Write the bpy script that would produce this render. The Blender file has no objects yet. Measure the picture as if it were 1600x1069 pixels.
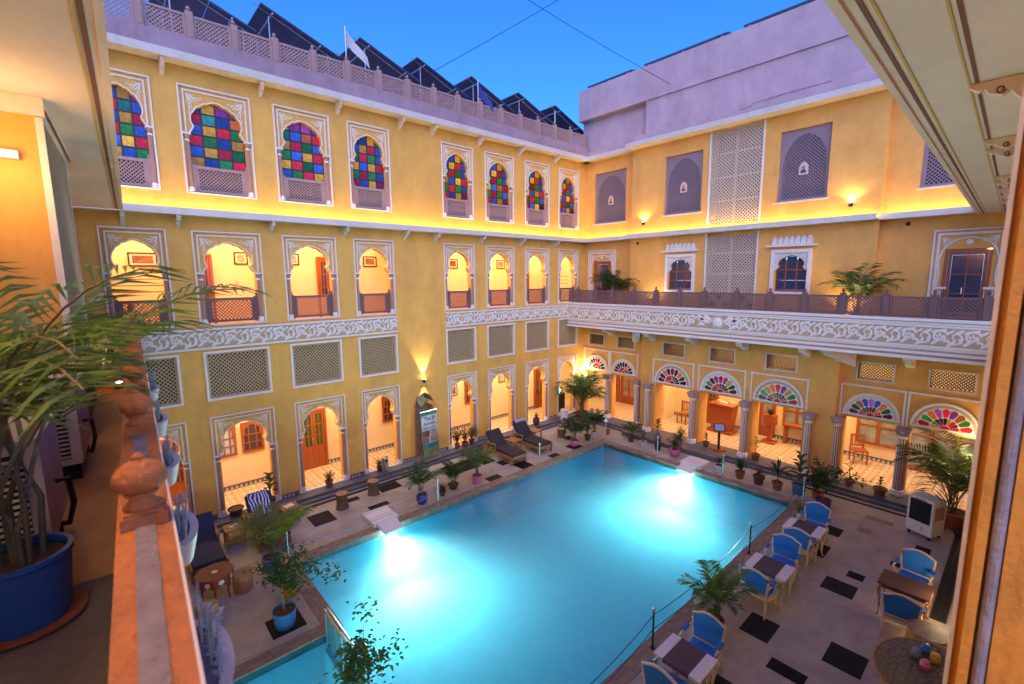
import bpy, bmesh, math, random
from mathutils import Vector, Matrix
R = math.radians
rng = random.Random(7)
scene = bpy.context.scene
COL = scene.collection
# ------------------------------------------------------------------ camera
CX, CY, CZ = -17.1573, -14.1305, 6.5755
YAW, PIT, ROL = R(48.296), R(-7.927), R(-0.418)
fwd = Vector((math.cos(PIT)*math.cos(YAW), math.cos(PIT)*math.sin(YAW), math.sin(PIT)))
rt = Vector((math.sin(YAW), -math.cos(YAW), 0))
upv = rt.cross(fwd)
rt2 = rt*math.cos(ROL) + upv*math.sin(ROL)
up2 = -rt*math.sin(ROL) + upv*math.cos(ROL)
cam_data = bpy.data.cameras.new('camera')
cam = bpy.data.objects.new('camera', cam_data); COL.objects.link(cam)
cam.matrix_world = Matrix(((rt2.x, up2.x, -fwd.x, CX), (rt2.y, up2.y, -fwd.y, CY), (rt2.z, up2.z, -fwd.z, CZ), (0, 0, 0, 1)))
cam_data.sensor_fit = 'HORIZONTAL'; cam_data.sensor_width = 36.0
cam_data.lens = 36.0*724.098/1600.0
cam_data.clip_start = 0.03; cam_data.clip_end = 2000
cam_data.dof.use_dof = True; cam_data.dof.focus_distance = 14.0; cam_data.dof.aperture_fstop = 2.6
scene.camera = cam
# ------------------------------------------------------------------ sky, sun, exposure (dusk)
world = bpy.data.worlds.new('World'); scene.world = world; world.use_nodes = True
nt = world.node_tree
sky = nt.nodes.new('ShaderNodeTexSky'); sky.sky_type = 'NISHITA'; sky.sun_disc = False
sky.sun_elevation = R(30.0); sky.sun_rotation = R(221.0)
sky.air_density = 1.0; sky.dust_density = 0.2; sky.ozone_density = 6.0
grade = nt.nodes.new('ShaderNodeMix'); grade.data_type = 'RGBA'; grade.blend_type = 'MULTIPLY'
grade.inputs[0].default_value = 1.0
grade.inputs[7].default_value = (0.25, 0.67, 1.48, 1)
bg = nt.nodes['Background']; bg.inputs[1].default_value = 0.092
nt.links.new(sky.outputs[0], grade.inputs[6]); nt.links.new(grade.outputs[2], bg.inputs[0])
sun_d = bpy.data.lights.new('sun', 'SUN'); sun_d.energy = 0.95; sun_d.angle = R(75); sun_d.color = (1.0, 0.76, 0.58)
sun = bpy.data.objects.new('sun', sun_d); COL.objects.link(sun)
sun.rotation_euler = (R(90-30), 0, R(-41))
scene.view_settings.view_transform = 'Standard'; scene.view_settings.look = 'None'
scene.view_settings.exposure = 1.45; scene.view_settings.gamma = 1.0
scene.view_settings.use_curve_mapping = False
scene.render.engine = 'CYCLES'
cy = scene.cycles
cy.use_denoising = True
try: cy.denoiser = 'OPENIMAGEDENOISE'
except Exception: pass
cy.max_bounces = 8; cy.diffuse_bounces = 4; cy.glossy_bounces = 3; cy.transparent_max_bounces = 12; cy.transmission_bounces = 4
cy.volume_bounces = 1
cy.sample_clamp_indirect = 6.0
cy.caustics_reflective = False; cy.caustics_refractive = False

# ------------------------------------------------------------------ helpers
class MB:
    def __init__(s): s.v = []; s.f = []; s.m = []; s.cur = 0
    def add(s, vs, fs):
        o = len(s.v); s.v.extend(vs)
        for f in fs: s.f.append(tuple(i+o for i in f)); s.m.append(s.cur)
        return s
    def box(s, x0, x1, y0, y1, z0, z1):
        return s.add([(x0,y0,z0),(x1,y0,z0),(x1,y1,z0),(x0,y1,z0),(x0,y0,z1),(x1,y0,z1),(x1,y1,z1),(x0,y1,z1)],
              [(0,3,2,1),(4,5,6,7),(0,1,5,4),(1,2,6,5),(2,3,7,6),(3,0,4,7)])
    def obox(s, c, ax, ay, az):      # oriented box, centre and half axes
        c, ax, ay, az = Vector(c), Vector(ax), Vector(ay), Vector(az)
        vs = [tuple(c+i*ax+j*ay+k*az) for k in (-1,1) for j in (-1,1) for i in (-1,1)]
        return s.add(vs, [(0,2,3,1),(4,5,7,6),(0,1,5,4),(1,3,7,5),(3,2,6,7),(2,0,4,6)])
    def prism(s, poly, y0, y1):      # polygon in XZ (counter-clockwise seen from -Y), from y0 (front) to y1
        n = len(poly)
        vs = [(x,y0,z) for x,z in poly]+[(x,y1,z) for x,z in poly]
        fs = [tuple(range(n)), tuple(range(2*n-1,n-1,-1))]
        fs += [(i,i+n,(i+1)%n+n,(i+1)%n) for i in range(n)]
        return s.add(vs, fs)
    def slab(s, poly, z0, z1):       # polygon in XY
        n = len(poly)
        vs = [(x,y,z0) for x,y in poly]+[(x,y,z1) for x,y in poly]
        fs = [tuple(range(n-1,-1,-1)), tuple(range(n,2*n))]
        fs += [(i,(i+1)%n,(i+1)%n+n,i+n) for i in range(n)]
        return s.add(vs, fs)
    def lathe(s, prof, seg=16, c=(0,0,0), flute=0, fl_n=0):
        vs = []; fs = []
        for r, z in prof:
            for i in range(seg):
                a = 2*math.pi*i/seg
                rr = r*(1+flute*math.cos(a*fl_n)) if flute else r
                vs.append((c[0]+rr*math.cos(a), c[1]+rr*math.sin(a), c[2]+z))
        for j in range(len(prof)-1):
            for i in range(seg):
                k = (i+1)%seg
                fs.append((j*seg+i, j*seg+k, (j+1)*seg+k, (j+1)*seg+i))
        if prof[0][0] > 1e-5: fs.append(tuple(range(seg-1,-1,-1)))
        if prof[-1][0] > 1e-5: fs.append(tuple(range((len(prof)-1)*seg, len(prof)*seg)))
        return s.add(vs, fs)
    def tube(s, path, rad, seg=6, caps=True):
        n = len(path); P = [Vector(p) for p in path]
        if not hasattr(rad, '__len__'): rad = [rad]*n
        vs = []; fs = []
        ref = Vector((0,0,1))
        for i in range(n):
            t = (P[min(i+1,n-1)]-P[max(i-1,0)]).normalized()
            rf = ref if abs(t.dot(ref)) < 0.95 else Vector((1,0,0))
            a = t.cross(rf).normalized(); b = t.cross(a)
            for k in range(seg):
                th = 2*math.pi*k/seg
                vs.append(tuple(P[i]+(a*math.cos(th)+b*math.sin(th))*rad[i]))
        for i in range(n-1):
            for k in range(seg):
                l = (k+1)%seg
                fs.append((i*seg+k, i*seg+l, (i+1)*seg+l, (i+1)*seg+k))
        if caps:
            fs.append(tuple(range(seg-1,-1,-1))); fs.append(tuple(range((n-1)*seg, n*seg)))
        return s.add(vs, fs)
    def ribbon(s, path, wid, y, th):  # flat band in XZ standing proud of plane y by th (towards -Y)
        n = len(path); P = [Vector((p[0],0,p[1])) for p in path]
        if not hasattr(wid, '__len__'): wid = [wid]*n
        vs = []; fs = []
        for i in range(n):
            t = (P[min(i+1,n-1)]-P[max(i-1,0)]).normalized()
            a = Vector((-t.z,0,t.x))*wid[i]*0.5
            p = P[i]
            vs += [(p.x-a.x,y,p.z-a.z),(p.x-a.x*.6,y-th,p.z-a.z*.6),(p.x+a.x*.6,y-th,p.z+a.z*.6),(p.x+a.x,y,p.z+a.z)]
        for i in range(n-1):
            for k in range(3): fs.append((4*i+k, 4*i+k+1, 4*i+k+5, 4*i+k+4))
        fs.append((0,3,2,1)); fs.append((4*n-4,4*n-3,4*n-2,4*n-1))
        return s.add(vs, fs)
    def frame(s, x0, x1, z0, z1, w, y0, y1, bottom=True):   # rectangular frame, width w, outer edges given
        s.box(x0, x0+w, y0, y1, z0, z1); s.box(x1-w, x1, y0, y1, z0, z1)
        s.box(x0+w, x1-w, y0, y1, z1-w, z1)
        if bottom: s.box(x0+w, x1-w, y0, y1, z0, z0+w)
        return s
    def lattice(s, x0, x1, z0, z1, pitch, bw, y0, th):      # crossed diagonal bars clipped to a rectangle
        for sg in (1,-1):
            yy = y0 if sg == 1 else y0+0.003
            w2 = bw*0.7071
            c0 = (z0-x1) if sg == 1 else (z0+x0); c1 = (z1-x0) if sg == 1 else (z1+x1)
            c = c0+pitch*0.5
            while c < c1:
                if sg == 1: xa = max(x0, z0-c); xb = min(x1, z1-c); za, zb = xa+c, xb+c
                else: xa = max(x0, c-z1); xb = min(x1, c-z0); za, zb = c-xa, c-xb
                if xb-xa > 0.01:
                    d = w2
                    q = [(xa, za-d), (xb, zb-d), (xb, zb+d), (xa, za+d)]
                    vs = [(x,yy,z) for x,z in q]+[(x,yy+th,z) for x,z in q]
                    s.add(vs, [(0,1,2,3),(0,4,5,1),(3,2,6,7)])
                c += pitch
        return s
    def mesh(s, name, mats, smooth=None):
        me = bpy.data.meshes.new(name); me.from_pydata(s.v, [], s.f)
        for m in (mats if isinstance(mats, (list, tuple)) else [mats]): me.materials.append(m)
        if any(s.m): me.polygons.foreach_set('material_index', s.m)
        if smooth is not None:
            me.polygons.foreach_set('use_smooth', [True]*len(me.polygons))
            me.set_sharp_from_angle(angle=R(smooth))
        me.update()
        return me
    def build(s, name, mats, parent=None, loc=(0,0,0), rz=0, smooth=None):
        return put(name, s.mesh(name, mats, smooth), parent, loc, rz)
def put(name, me, parent=None, loc=(0,0,0), rz=0, sc=None):
    o = bpy.data.objects.new(name, me); COL.objects.link(o)
    o.location = loc; o.rotation_euler = (0,0,rz)
    if sc: o.scale = sc
    if parent is not None: o.parent = parent
    return o
def thing(name, label, cat, loc=(0,0,0), rz=0, group=None):
    o = bpy.data.objects.new(name, None); COL.objects.link(o); o.empty_display_size = 0.2
    o.location = loc; o.rotation_euler = (0,0,rz)
    return tag(o, label, cat, group)
def tag(o, label, cat, group=None):
    o['label'] = label; o['category'] = cat
    if group: o['group'] = group
    return o
def struct(o): o['kind'] = 'structure'; return o
def light(name, kind, loc, energy, color, parent=None, **k):
    d = bpy.data.lights.new(name, kind); d.energy = energy; d.color = color
    rot = k.pop('rot', None)
    for a, v in k.items(): setattr(d, a, v)
    o = bpy.data.objects.new(name, d); COL.objects.link(o); o.location = loc
    if rot: o.rotation_euler = rot
    if parent is not None: o.parent = parent
    return o
# ------------------------------------------------------------------ materials
MATS = {}
def mat(name, col, rough=0.6, var=0.12, scale=6.0, bump=0.0, bscale=40.0, metal=0.0, stain=0.0, spec=0.5, emit=None, coat=0.0, alpha=None, stretch=None, objrand=0.0):
    m = bpy.data.materials.new(name); m.use_nodes = True
    n = m.node_tree.nodes; l = m.node_tree.links; b = n['Principled BSDF']
    b.inputs['Roughness'].default_value = rough; b.inputs['Metallic'].default_value = metal
    b.inputs['Specular IOR Level'].default_value = spec
    if coat: b.inputs['Coat Weight'].default_value = coat
    tc = n.new('ShaderNodeTexCoord'); mp = n.new('ShaderNodeMapping')
    l.new(tc.outputs['Object'], mp.inputs[0])
    if stretch: mp.inputs['Scale'].default_value = stretch
    n1 = n.new('ShaderNodeTexNoise'); n1.inputs['Scale'].default_value = scale; n1.inputs['Detail'].default_value = 6
    n1.inputs['Roughness'].default_value = 0.65
    l.new(mp.outputs[0], n1.inputs['Vector'])
    r1 = n.new('ShaderNodeMapRange'); r1.inputs[1].default_value = 0.3; r1.inputs[2].default_value = 0.7
    r1.inputs[3].default_value = 1-var; r1.inputs[4].default_value = 1+var*0.6
    l.new(n1.outputs[0], r1.inputs[0])
    mul = n.new('ShaderNodeVectorMath'); mul.operation = 'SCALE'; mul.inputs[0].default_value = col[:3]
    l.new(r1.outputs[0], mul.inputs['Scale'])
    out = mul.outputs[0]
    if objrand:
        oi = n.new('ShaderNodeObjectInfo'); r3 = n.new('ShaderNodeMapRange'); r3.inputs[3].default_value = 1-objrand; r3.inputs[4].default_value = 1+objrand
        l.new(oi.outputs['Random'], r3.inputs[0])
        m3 = n.new('ShaderNodeVectorMath'); m3.operation = 'SCALE'; l.new(out, m3.inputs[0]); l.new(r3.outputs[0], m3.inputs['Scale']); out = m3.outputs[0]
    if stain:
        n2 = n.new('ShaderNodeTexNoise'); n2.inputs['Scale'].default_value = 0.9; n2.inputs['Detail'].default_value = 8; n2.inputs['Roughness'].default_value = 0.7
        mp2 = n.new('ShaderNodeMapping'); mp2.inputs['Scale'].default_value = (1.6, 1.6, 0.55); l.new(tc.outputs['Object'], mp2.inputs[0])
        l.new(mp2.outputs[0], n2.inputs['Vector'])
        r2 = n.new('ShaderNodeMapRange'); r2.inputs[1].default_value = 0.36; r2.inputs[2].default_value = 0.68
        r2.inputs[3].default_value = 1-stain; r2.inputs[4].default_value = 1.0
        l.new(n2.outputs[0], r2.inputs[0])
        m2 = n.new('ShaderNodeVectorMath'); m2.operation = 'SCALE'; l.new(out, m2.inputs[0]); l.new(r2.outputs[0], m2.inputs['Scale']); out = m2.outputs[0]
        n4 = n.new('ShaderNodeTexNoise'); n4.inputs['Scale'].default_value = 1.0; n4.inputs['Detail'].default_value = 7; n4.inputs['Roughness'].default_value = 0.75
        mp4 = n.new('ShaderNodeMapping'); mp4.inputs['Scale'].default_value = (5.5, 5.5, 0.35); l.new(tc.outputs['Object'], mp4.inputs[0]); l.new(mp4.outputs[0], n4.inputs['Vector'])
        r4 = n.new('ShaderNodeMapRange'); r4.inputs[1].default_value = 0.57; r4.inputs[2].default_value = 0.80; r4.inputs[3].default_value = 1.0; r4.inputs[4].default_value = 1-stain*1.1
        l.new(n4.outputs[0], r4.inputs[0])
        m4 = n.new('ShaderNodeVectorMath'); m4.operation = 'SCALE'; l.new(out, m4.inputs[0]); l.new(r4.outputs[0], m4.inputs['Scale']); out = m4.outputs[0]
    l.new(out, b.inputs['Base Color'])
    if emit:
        l.new(out, b.inputs['Emission Color']); b.inputs['Emission Strength'].default_value = emit
    if bump:
        nb = n.new('ShaderNodeTexNoise'); nb.inputs['Scale'].default_value = bscale; nb.inputs['Detail'].default_value = 5
        l.new(mp.outputs[0], nb.inputs['Vector'])
        bp = n.new('ShaderNodeBump'); bp.inputs['Strength'].default_value = bump; bp.inputs['Distance'].default_value = 0.02
        l.new(nb.outputs[0], bp.inputs['Height']); l.new(bp.outputs[0], b.inputs['Normal'])
    MATS[name] = m
    return m
def emis(name, col, st):
    m = bpy.data.materials.new(name); m.use_nodes = True
    n = m.node_tree.nodes; b = n['Principled BSDF']
    b.inputs['Base Color'].default_value = (*col,1); b.inputs['Emission Color'].default_value = (*col,1); b.inputs['Emission Strength'].default_value = st
    return m
YEL   = mat('yellow_plaster', (0.88,0.46,0.088), 0.75, 0.10, 2.2, 0.25, 30, stain=0.19)
YELB  = mat('deep_yellow_plaster', (0.88,0.44,0.095), 0.75, 0.10, 2.2, 0.25, 30, stain=0.18)
CREAM = mat('cream_trim', (0.70,0.62,0.52), 0.6, 0.10, 9, 0.12, 60, stain=0.12)
WHITE = mat('white_trim', (0.80,0.735,0.655), 0.55, 0.08, 14, 0.10, 70)
TAN   = mat('tan_relief_ground', (0.52,0.36,0.20), 0.75, 0.14, 9, 0.2, 50)
JALI  = mat('tan_stone_lattice', (0.50,0.35,0.17), 0.7, 0.12, 8, 0.1, 60)
JALIW = mat('pale_stone_lattice', (0.62,0.48,0.34), 0.7, 0.10, 8, 0.1, 60)
ROSE  = mat('rose_stone', (0.40,0.25,0.22), 0.7, 0.12, 9, 0.15, 60)
NICHE = mat('mauve_grey_screen', (0.27,0.195,0.215), 0.7, 0.12, 9, 0.15, 60)
RAILW = mat('brown_rail_stone', (0.19,0.10,0.088), 0.65, 0.14, 10, 0.12, 60)
PINK  = mat('weathered_pink_plaster', (0.58,0.41,0.43), 0.85, 0.12, 1.6, 0.3, 25, stain=0.20)
PINKP = mat('parapet_stone', (0.42,0.29,0.33), 0.85, 0.14, 3, 0.3, 25, stain=0.25)
DARK  = mat('dark_void', (0.012,0.012,0.016), 0.9, 0.05)  # near-black colour stands in for the unlit depth behind openings
INW   = mat('corridor_plaster', (0.85,0.68,0.38), 0.7, 0.06, 1.5, 0.1, 30)
DOORW = mat('varnished_teak', (0.36,0.085,0.018), 0.35, 0.30, 3.0, 0.1, 20, stretch=(14,14,1.2), coat=0.3)
TEAK  = mat('oiled_teak', (0.34,0.16,0.06), 0.5, 0.30, 4.0, 0.1, 20, stretch=(3,10,10))
GLASSD= mat('dark_window_glass', (0.03,0.05,0.10), 0.08, 0.2, 3, spec=0.8)
GREENG= mat('green_window_glass', (0.02,0.10,0.03), 0.1, 0.3, 5, spec=0.8)
DECK  = mat('deck_paving', (0.50,0.425,0.36), 0.6, 0.20, 1.3, 0.2, 18, stain=0.28)
TILED = mat('black_granite_tile', (0.020,0.018,0.022), 0.7, 0.3, 30, 0.05, 60, objrand=0.4, spec=0.15)
COPE  = mat('sandstone_coping', (0.34,0.235,0.175), 0.6, 0.30, 3, 0.3, 20, stain=0.35, objrand=0.12)
PLINTH= mat('grey_stone_step', (0.14,0.13,0.15), 0.5, 0.2, 5, 0.2, 30, stain=0.2)
TERRA = mat('terracotta', (0.28,0.085,0.04), 0.75, 0.22, 12, 0.2, 40, objrand=0.25)
DPOT  = mat('dark_clay_pot', (0.10,0.045,0.035), 0.7, 0.25, 12, 0.2, 40)
PPOT  = mat('pink_glazed_pot', (0.55,0.13,0.30), 0.35, 0.1, 6, coat=0.2)
BPOT  = mat('blue_glazed_pot', (0.03,0.16,0.42), 0.35, 0.12, 6, coat=0.2)
VPOT  = mat('violet_glazed_pot', (0.06,0.04,0.28), 0.3, 0.12, 6, coat=0.2)
WPOT  = mat('white_pot', (0.62,0.58,0.56), 0.45, 0.1, 8)
OPOT  = mat('orange_plastic_pot', (0.55,0.10,0.03), 0.5, 0.1, 8)
YPOT  = mat('yellow_pot', (0.62,0.36,0.03), 0.5, 0.1, 8)
GPOT  = mat('grey_concrete_pot', (0.22,0.22,0.24), 0.8, 0.2, 12, 0.2)
SOIL  = mat('soil', (0.10,0.05,0.03), 0.95, 0.4, 30, 0.6, 30)
LEAF  = mat('dark_leaf', (0.035,0.085,0.022), 0.5, 0.45, 2.5, objrand=0.3)
LEAF2 = mat('palm_leaf', (0.075,0.14,0.025), 0.5, 0.40, 2.0, objrand=0.25)
LEAF3 = mat('young_leaf', (0.16,0.20,0.035), 0.5, 0.35, 2.5, objrand=0.2)
LEAFR = mat('red_leaf', (0.16,0.03,0.03), 0.5, 0.4, 3)
LEAFG = mat('grey_cactus', (0.44,0.48,0.46), 0.8, 0.3, 20)
STEM  = mat('plant_stem', (0.14,0.13,0.05), 0.7, 0.3, 10)
BARK  = mat('rough_bark', (0.16,0.10,0.05), 0.9, 0.4, 12, 0.8, 18)
LOGT  = mat('sawn_log_top', (0.42,0.26,0.13), 0.8, 0.3, 10, 0.2)
CARV  = mat('carved_wood', (0.40,0.18,0.08), 0.55, 0.3, 14, 0.5, 14)
BLUE  = mat('blue_upholstery', (0.012,0.16,0.55), 0.8, 0.12, 20, 0.2, 150)
IVORY = mat('ivory_carved_frame', (0.62,0.47,0.33), 0.5, 0.12, 14, 0.1, 40)
CUSH  = mat('charcoal_cushion', (0.035,0.030,0.034), 0.85, 0.2, 8, 0.2, 120)
NAVY  = mat('navy_cushion', (0.03,0.035,0.075), 0.85, 0.2, 8, 0.2, 120)
RUN   = mat('dark_table_runner', (0.10,0.065,0.075), 0.85, 0.25, 16, 0.1, 120)
TABW  = mat('white_table_top', (0.72,0.66,0.68), 0.4, 0.06, 8)
PLAST = mat('white_plastic', (0.74,0.72,0.72), 0.4, 0.04, 8)
STEEL = mat('brushed_steel', (0.60,0.60,0.62), 0.28, 0.08, 20, metal=1.0)
BLKM  = mat('black_metal', (0.02,0.022,0.026), 0.4, 0.1, 10, metal=0.3)
REDP  = mat('red_paint', (0.55,0.02,0.015), 0.4, 0.1, 6)
ORNG  = mat('orange_painted_plaster', (0.56,0.20,0.055), 0.75, 0.28, 9, 0.6, 45, stain=0.18)
LAV   = mat('pale_stone_inset', (0.30,0.255,0.27), 0.7, 0.30, 10, 0.5, 45, stain=0.3)
FLOORB= mat('balcony_floor_tile', (0.46,0.22,0.09), 0.5, 0.2, 3, 0.1, 20)
SOFF  = mat('soffit_plaster', (0.84,0.66,0.51), 0.8, 0.06, 1.2, 0.3, 14, stain=0.10)
STRR  = mat('brown_painted_stripe', (0.19,0.065,0.035), 0.7, 0.15, 10)
STRY  = mat('yellow_painted_stripe', (0.62,0.40,0.10), 0.7, 0.15, 10)
SOLAR = mat('solar_cells', (0.06,0.075,0.13), 0.3, 0.2, 2, spec=0.6)
GALV  = mat('galvanised_steel', (0.55,0.57,0.60), 0.4, 0.1, 10, metal=0.6)
MAT_G = mat('grey_rubber_mat', (0.17,0.155,0.145), 0.85, 0.2, 10, 0.4, 120)
def leafy(m):
    n = m.node_tree.nodes; l = m.node_tree.links; b = n['Principled BSDF']; o = n['Material Output']
    tl = n.new('ShaderNodeBsdfTranslucent'); src = b.inputs['Base Color'].links[0].from_socket
    sc = n.new('ShaderNodeVectorMath'); sc.operation = 'MULTIPLY'; sc.inputs[1].default_value = (1.5,1.35,0.6); l.new(src, sc.inputs[0]); l.new(sc.outputs[0], tl.inputs[0])
    ad = n.new('ShaderNodeMixShader'); ad.inputs[0].default_value = .38; l.new(b.outputs[0], ad.inputs[1]); l.new(tl.outputs[0], ad.inputs[2]); l.new(ad.outputs[0], o.inputs['Surface'])
for _m in (LEAF, LEAF2, LEAF3, LEAFR): leafy(_m)
def tiles(name, c1, c2, c3, sc, rough=0.35):
    m = mat(name, c1, rough, 0.1, 6); n = m.node_tree.nodes; l = m.node_tree.links; b = n['Principled BSDF']
    tc = n.new('ShaderNodeTexCoord'); mp = n.new('ShaderNodeMapping'); mp.inputs['Scale'].default_value = (sc,sc,sc)
    mp.inputs['Rotation'].default_value = (0,0,R(45)); l.new(tc.outputs['Object'], mp.inputs[0])
    ck = n.new('ShaderNodeTexChecker'); ck.inputs['Scale'].default_value = 1.0
    ck.inputs['Color1'].default_value = (*c1,1); ck.inputs['Color2'].default_value = (*c2,1); l.new(mp.outputs[0], ck.inputs['Vector'])
    vo = n.new('ShaderNodeTexVoronoi'); vo.inputs['Scale'].default_value = sc*1.41; vo.inputs['Randomness'].default_value = 0.15
    l.new(tc.outputs['Object'], vo.inputs['Vector'])
    r = n.new('ShaderNodeMapRange'); r.inputs[1].default_value = 0.22; r.inputs[2].default_value = 0.26; r.inputs[3].default_value = 1; r.inputs[4].default_value = 0
    l.new(vo.outputs['Distance'], r.inputs[0])
    mx = n.new('ShaderNodeMix'); mx.data_type = 'RGBA'; l.new(r.outputs[0], mx.inputs[0]); l.new(ck.outputs[0], mx.inputs[6]); mx.inputs[7].default_value = (*c3,1)
    l.new(mx.outputs[2], b.inputs['Base Color'])
    return m
FTILE = tiles('patterned_floor_tile', (0.66,0.50,0.30), (0.60,0.40,0.22), (0.38,0.16,0.08), 4.2)
GLASS = {}
for k, c in dict(red=(0.50,0.012,0.02), yellow=(0.70,0.36,0.015), green=(0.025,0.20,0.025), blue=(0.035,0.09,0.42), violet=(0.30,0.05,0.30), teal=(0.03,0.19,0.16), orange=(0.62,0.14,0.015), maroon=(0.14,0.01,0.03), dark=(0.02,0.02,0.035)).items():
    GLASS[k] = mat(k+'_stained_glass', tuple(v*.95 for v in c), 0.16, 0.45, 2.2, 0.02, 5, spec=0.4, emit=0.07, objrand=0.5)  # faint emission stands in for light coming through from behind
# ================================================================== GROUND, DECK, POOL
g = MB(); g.add([(-900,-900,-2.6),(900,-900,-2.6),(900,900,-2.6),(-900,900,-2.6)], [(0,1,2,3)])
struct(g.build('ground', PLINTH))
PX0, PX1, PY0, PY1 = -14.25, -2.60, -10.05, -3.28          # main pool
SX0, SY1 = -17.3, -5.95                                     # small pool to its west
CW = 0.30
d = MB()
d.box(-17.9, 3.0, PY1+CW, 2.6, -0.25, 0.0)
d.box(PX1+CW, 3.0, -15, PY1+CW, -0.25, 0.0)
d.box(-17.9, PX1+CW, -15, PY0-CW, -0.25, 0.0)
d.box(-17.9, PX0-CW, SY1+CW, PY1+CW, -0.25, 0.0)
def deckmat():
    m = DECK; n = m.node_tree.nodes; l = m.node_tree.links; b = n['Principled BSDF']
    src = b.inputs['Base Color'].links[0].from_socket
    tc = n.new('ShaderNodeTexCoord'); br = n.new('ShaderNodeTexBrick')
    br.inputs['Scale'].default_value = 1.0; br.inputs['Mortar Size'].default_value = 0.006
    br.inputs['Brick Width'].default_value = 1.2; br.inputs['Row Height'].default_value = 0.6; br.inputs['Mortar Smooth'].default_value = 0.6
    br.inputs['Color1'].default_value = (1,1,1,1); br.inputs['Color2'].default_value = (0.93,0.93,0.94,1); br.inputs['Mortar'].default_value = (0.80,0.78,0.78,1)
    l.new(tc.outputs['Object'], br.inputs['Vector'])
    mx = n.new('ShaderNodeMix'); mx.data_type = 'RGBA'; mx.blend_type = 'MULTIPLY'; mx.inputs[0].default_value = 1.0
    l.new(src, mx.inputs[6]); l.new(br.outputs[0], mx.inputs[7]); l.new(mx.outputs[2], b.inputs['Base Color'])
deckmat()
deck = struct(d.build('courtyard_deck', DECK))
# dark tiles let into the deck: x0,x1,y0,y1
unit = MB().box(-.5,.5,-.5,.5,0,1).mesh('dark_tile', TILED)
unitb = MB().box(-.5,.5,-.5,.5,0,1).mesh('brown_tile', COPE)
for x0,x1,y0,y1,k in [(-13.4,-12.8,-1.95,-1.26,0),(-12.17,-11.82,-1.22,-0.98,0),(-11.15,-10.45,-1.30,-0.82,0),(-8.85,-7.6,-1.75,-0.95,0),(-7.5,-6.95,-1.75,-0.75,0),
    (-7.05,-6.75,-2.25,-1.85,0),(-6.75,-6.2,-2.95,-2.4,0),(-8.2,-7.65,-2.95,-2.65,0),(-4.05,-3.5,-2.95,-2.5,0),(-3.4,-3.0,-2.15,-1.75,0),(-5.25,-4.8,-2.95,-2.7,0),
    (-3.75,-3.25,-11.45,-11.1,0),(-5.05,-4.4,-11.45,-11.15,0),(-6.25,-5.72,-12.27,-11.7,0),(-5.42,-5.14,-12.28,-11.98,0),(-8.44,-7.83,-12.86,-12.31,0),(-9.29,-9.0,-12.27,-11.72,0),
    (-3.15,-2.75,-13.1,-12.82,0),(-8.75,-8.1,-11.55,-11.05,0),(-15.35,-14.75,-5.45,-4.85,0),(-11.9,-11.3,-2.09,-1.87,0),(-13.9,-13.4,-1.05,-0.78,0),(-16.2,-15.5,-0.9,-0.6,0),
    (-2.1,-1.85,-12.25,-11.65,1),(-3.0,-2.75,-11.95,-11.65,1),(-4.2,-4.0,-12.72,-12.54,0),(-1.3,-0.85,-6.95,-6.5,1),(-11.2,-10.75,-12.9,-12.3,0),(-10.6,-10.05,-11.5,-11.2,0)]:
    put('dark_tile' if not k else 'brown_tile', unitb if k else unit, deck, ((x0+x1)/2,(y0+y1)/2,0.0005), 0, (x1-x0, y1-y0, 0.0045))
for x0,x1,y0,y1 in [(-13.3,-9.3,-0.80,-0.66),(-7.0,-4.4,-0.80,-0.66),(-1.25,-1.12,-13.2,-9.7)]:
    put('dark_tile', unit, deck, ((x0+x1)/2,(y0+y1)/2,0.0005), 0, (x1-x0, y1-y0, 0.0045))
# pool shell
WL = -0.11
def poolmat(name, c, rough):
    m = mat(name, c, rough, 0.06, 1.2, spec=0.05); n = m.node_tree.nodes; l = m.node_tree.links; b = n['Principled BSDF']
    src = b.inputs['Base Color'].links[0].from_socket
    tc = n.new('ShaderNodeTexCoord'); br = n.new('ShaderNodeTexBrick'); br.offset = 0
    br.inputs['Scale'].default_value = 1.0; br.inputs['Mortar Size'].default_value = 0.006; br.inputs['Brick Width'].default_value = 0.2; br.inputs['Row Height'].default_value = 0.2
    br.inputs['Color1'].default_value = (1,1,1,1); br.inputs['Color2'].default_value = (0.9,0.94,0.96,1); br.inputs['Mortar'].default_value = (0.8,0.86,0.9,1)
    l.new(tc.outputs['Object'], br.inputs['Vector'])
    mx = n.new('ShaderNodeMix'); mx.data_type = 'RGBA'; mx.blend_type = 'MULTIPLY'; mx.inputs[0].default_value = 1.0
    l.new(src, mx.inputs[6]); l.new(br.outputs[0], mx.inputs[7]); l.new(mx.outputs[2], b.inputs['Base Color'])
    return m
POOLM = poolmat('pool_tile', (0.12,0.62,0.75), 0.9)
p = MB(); BZ = -1.35
pts = [(SX0,PY0),(PX1,PY0),(PX1,PY1),(PX0,PY1),(PX0,SY1),(SX0,SY1)]
n = len(pts)
p.add([(x,y,BZ) for x,y in pts], [tuple(range(n))])
for i in range(n):
    a, b2 = pts[i], pts[(i+1)%n]
    p.add([(a[0],a[1],BZ),(b2[0],b2[1],BZ),(b2[0],b2[1],-0.02),(a[0],a[1],-0.02)], [(0,1,2,3)])
# threshold wall between the two basins
p.box(-14.62,-14.50,PY0,SY1,BZ,-0.30)
pool = struct(p.build('pool_basin', POOLM))
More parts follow.
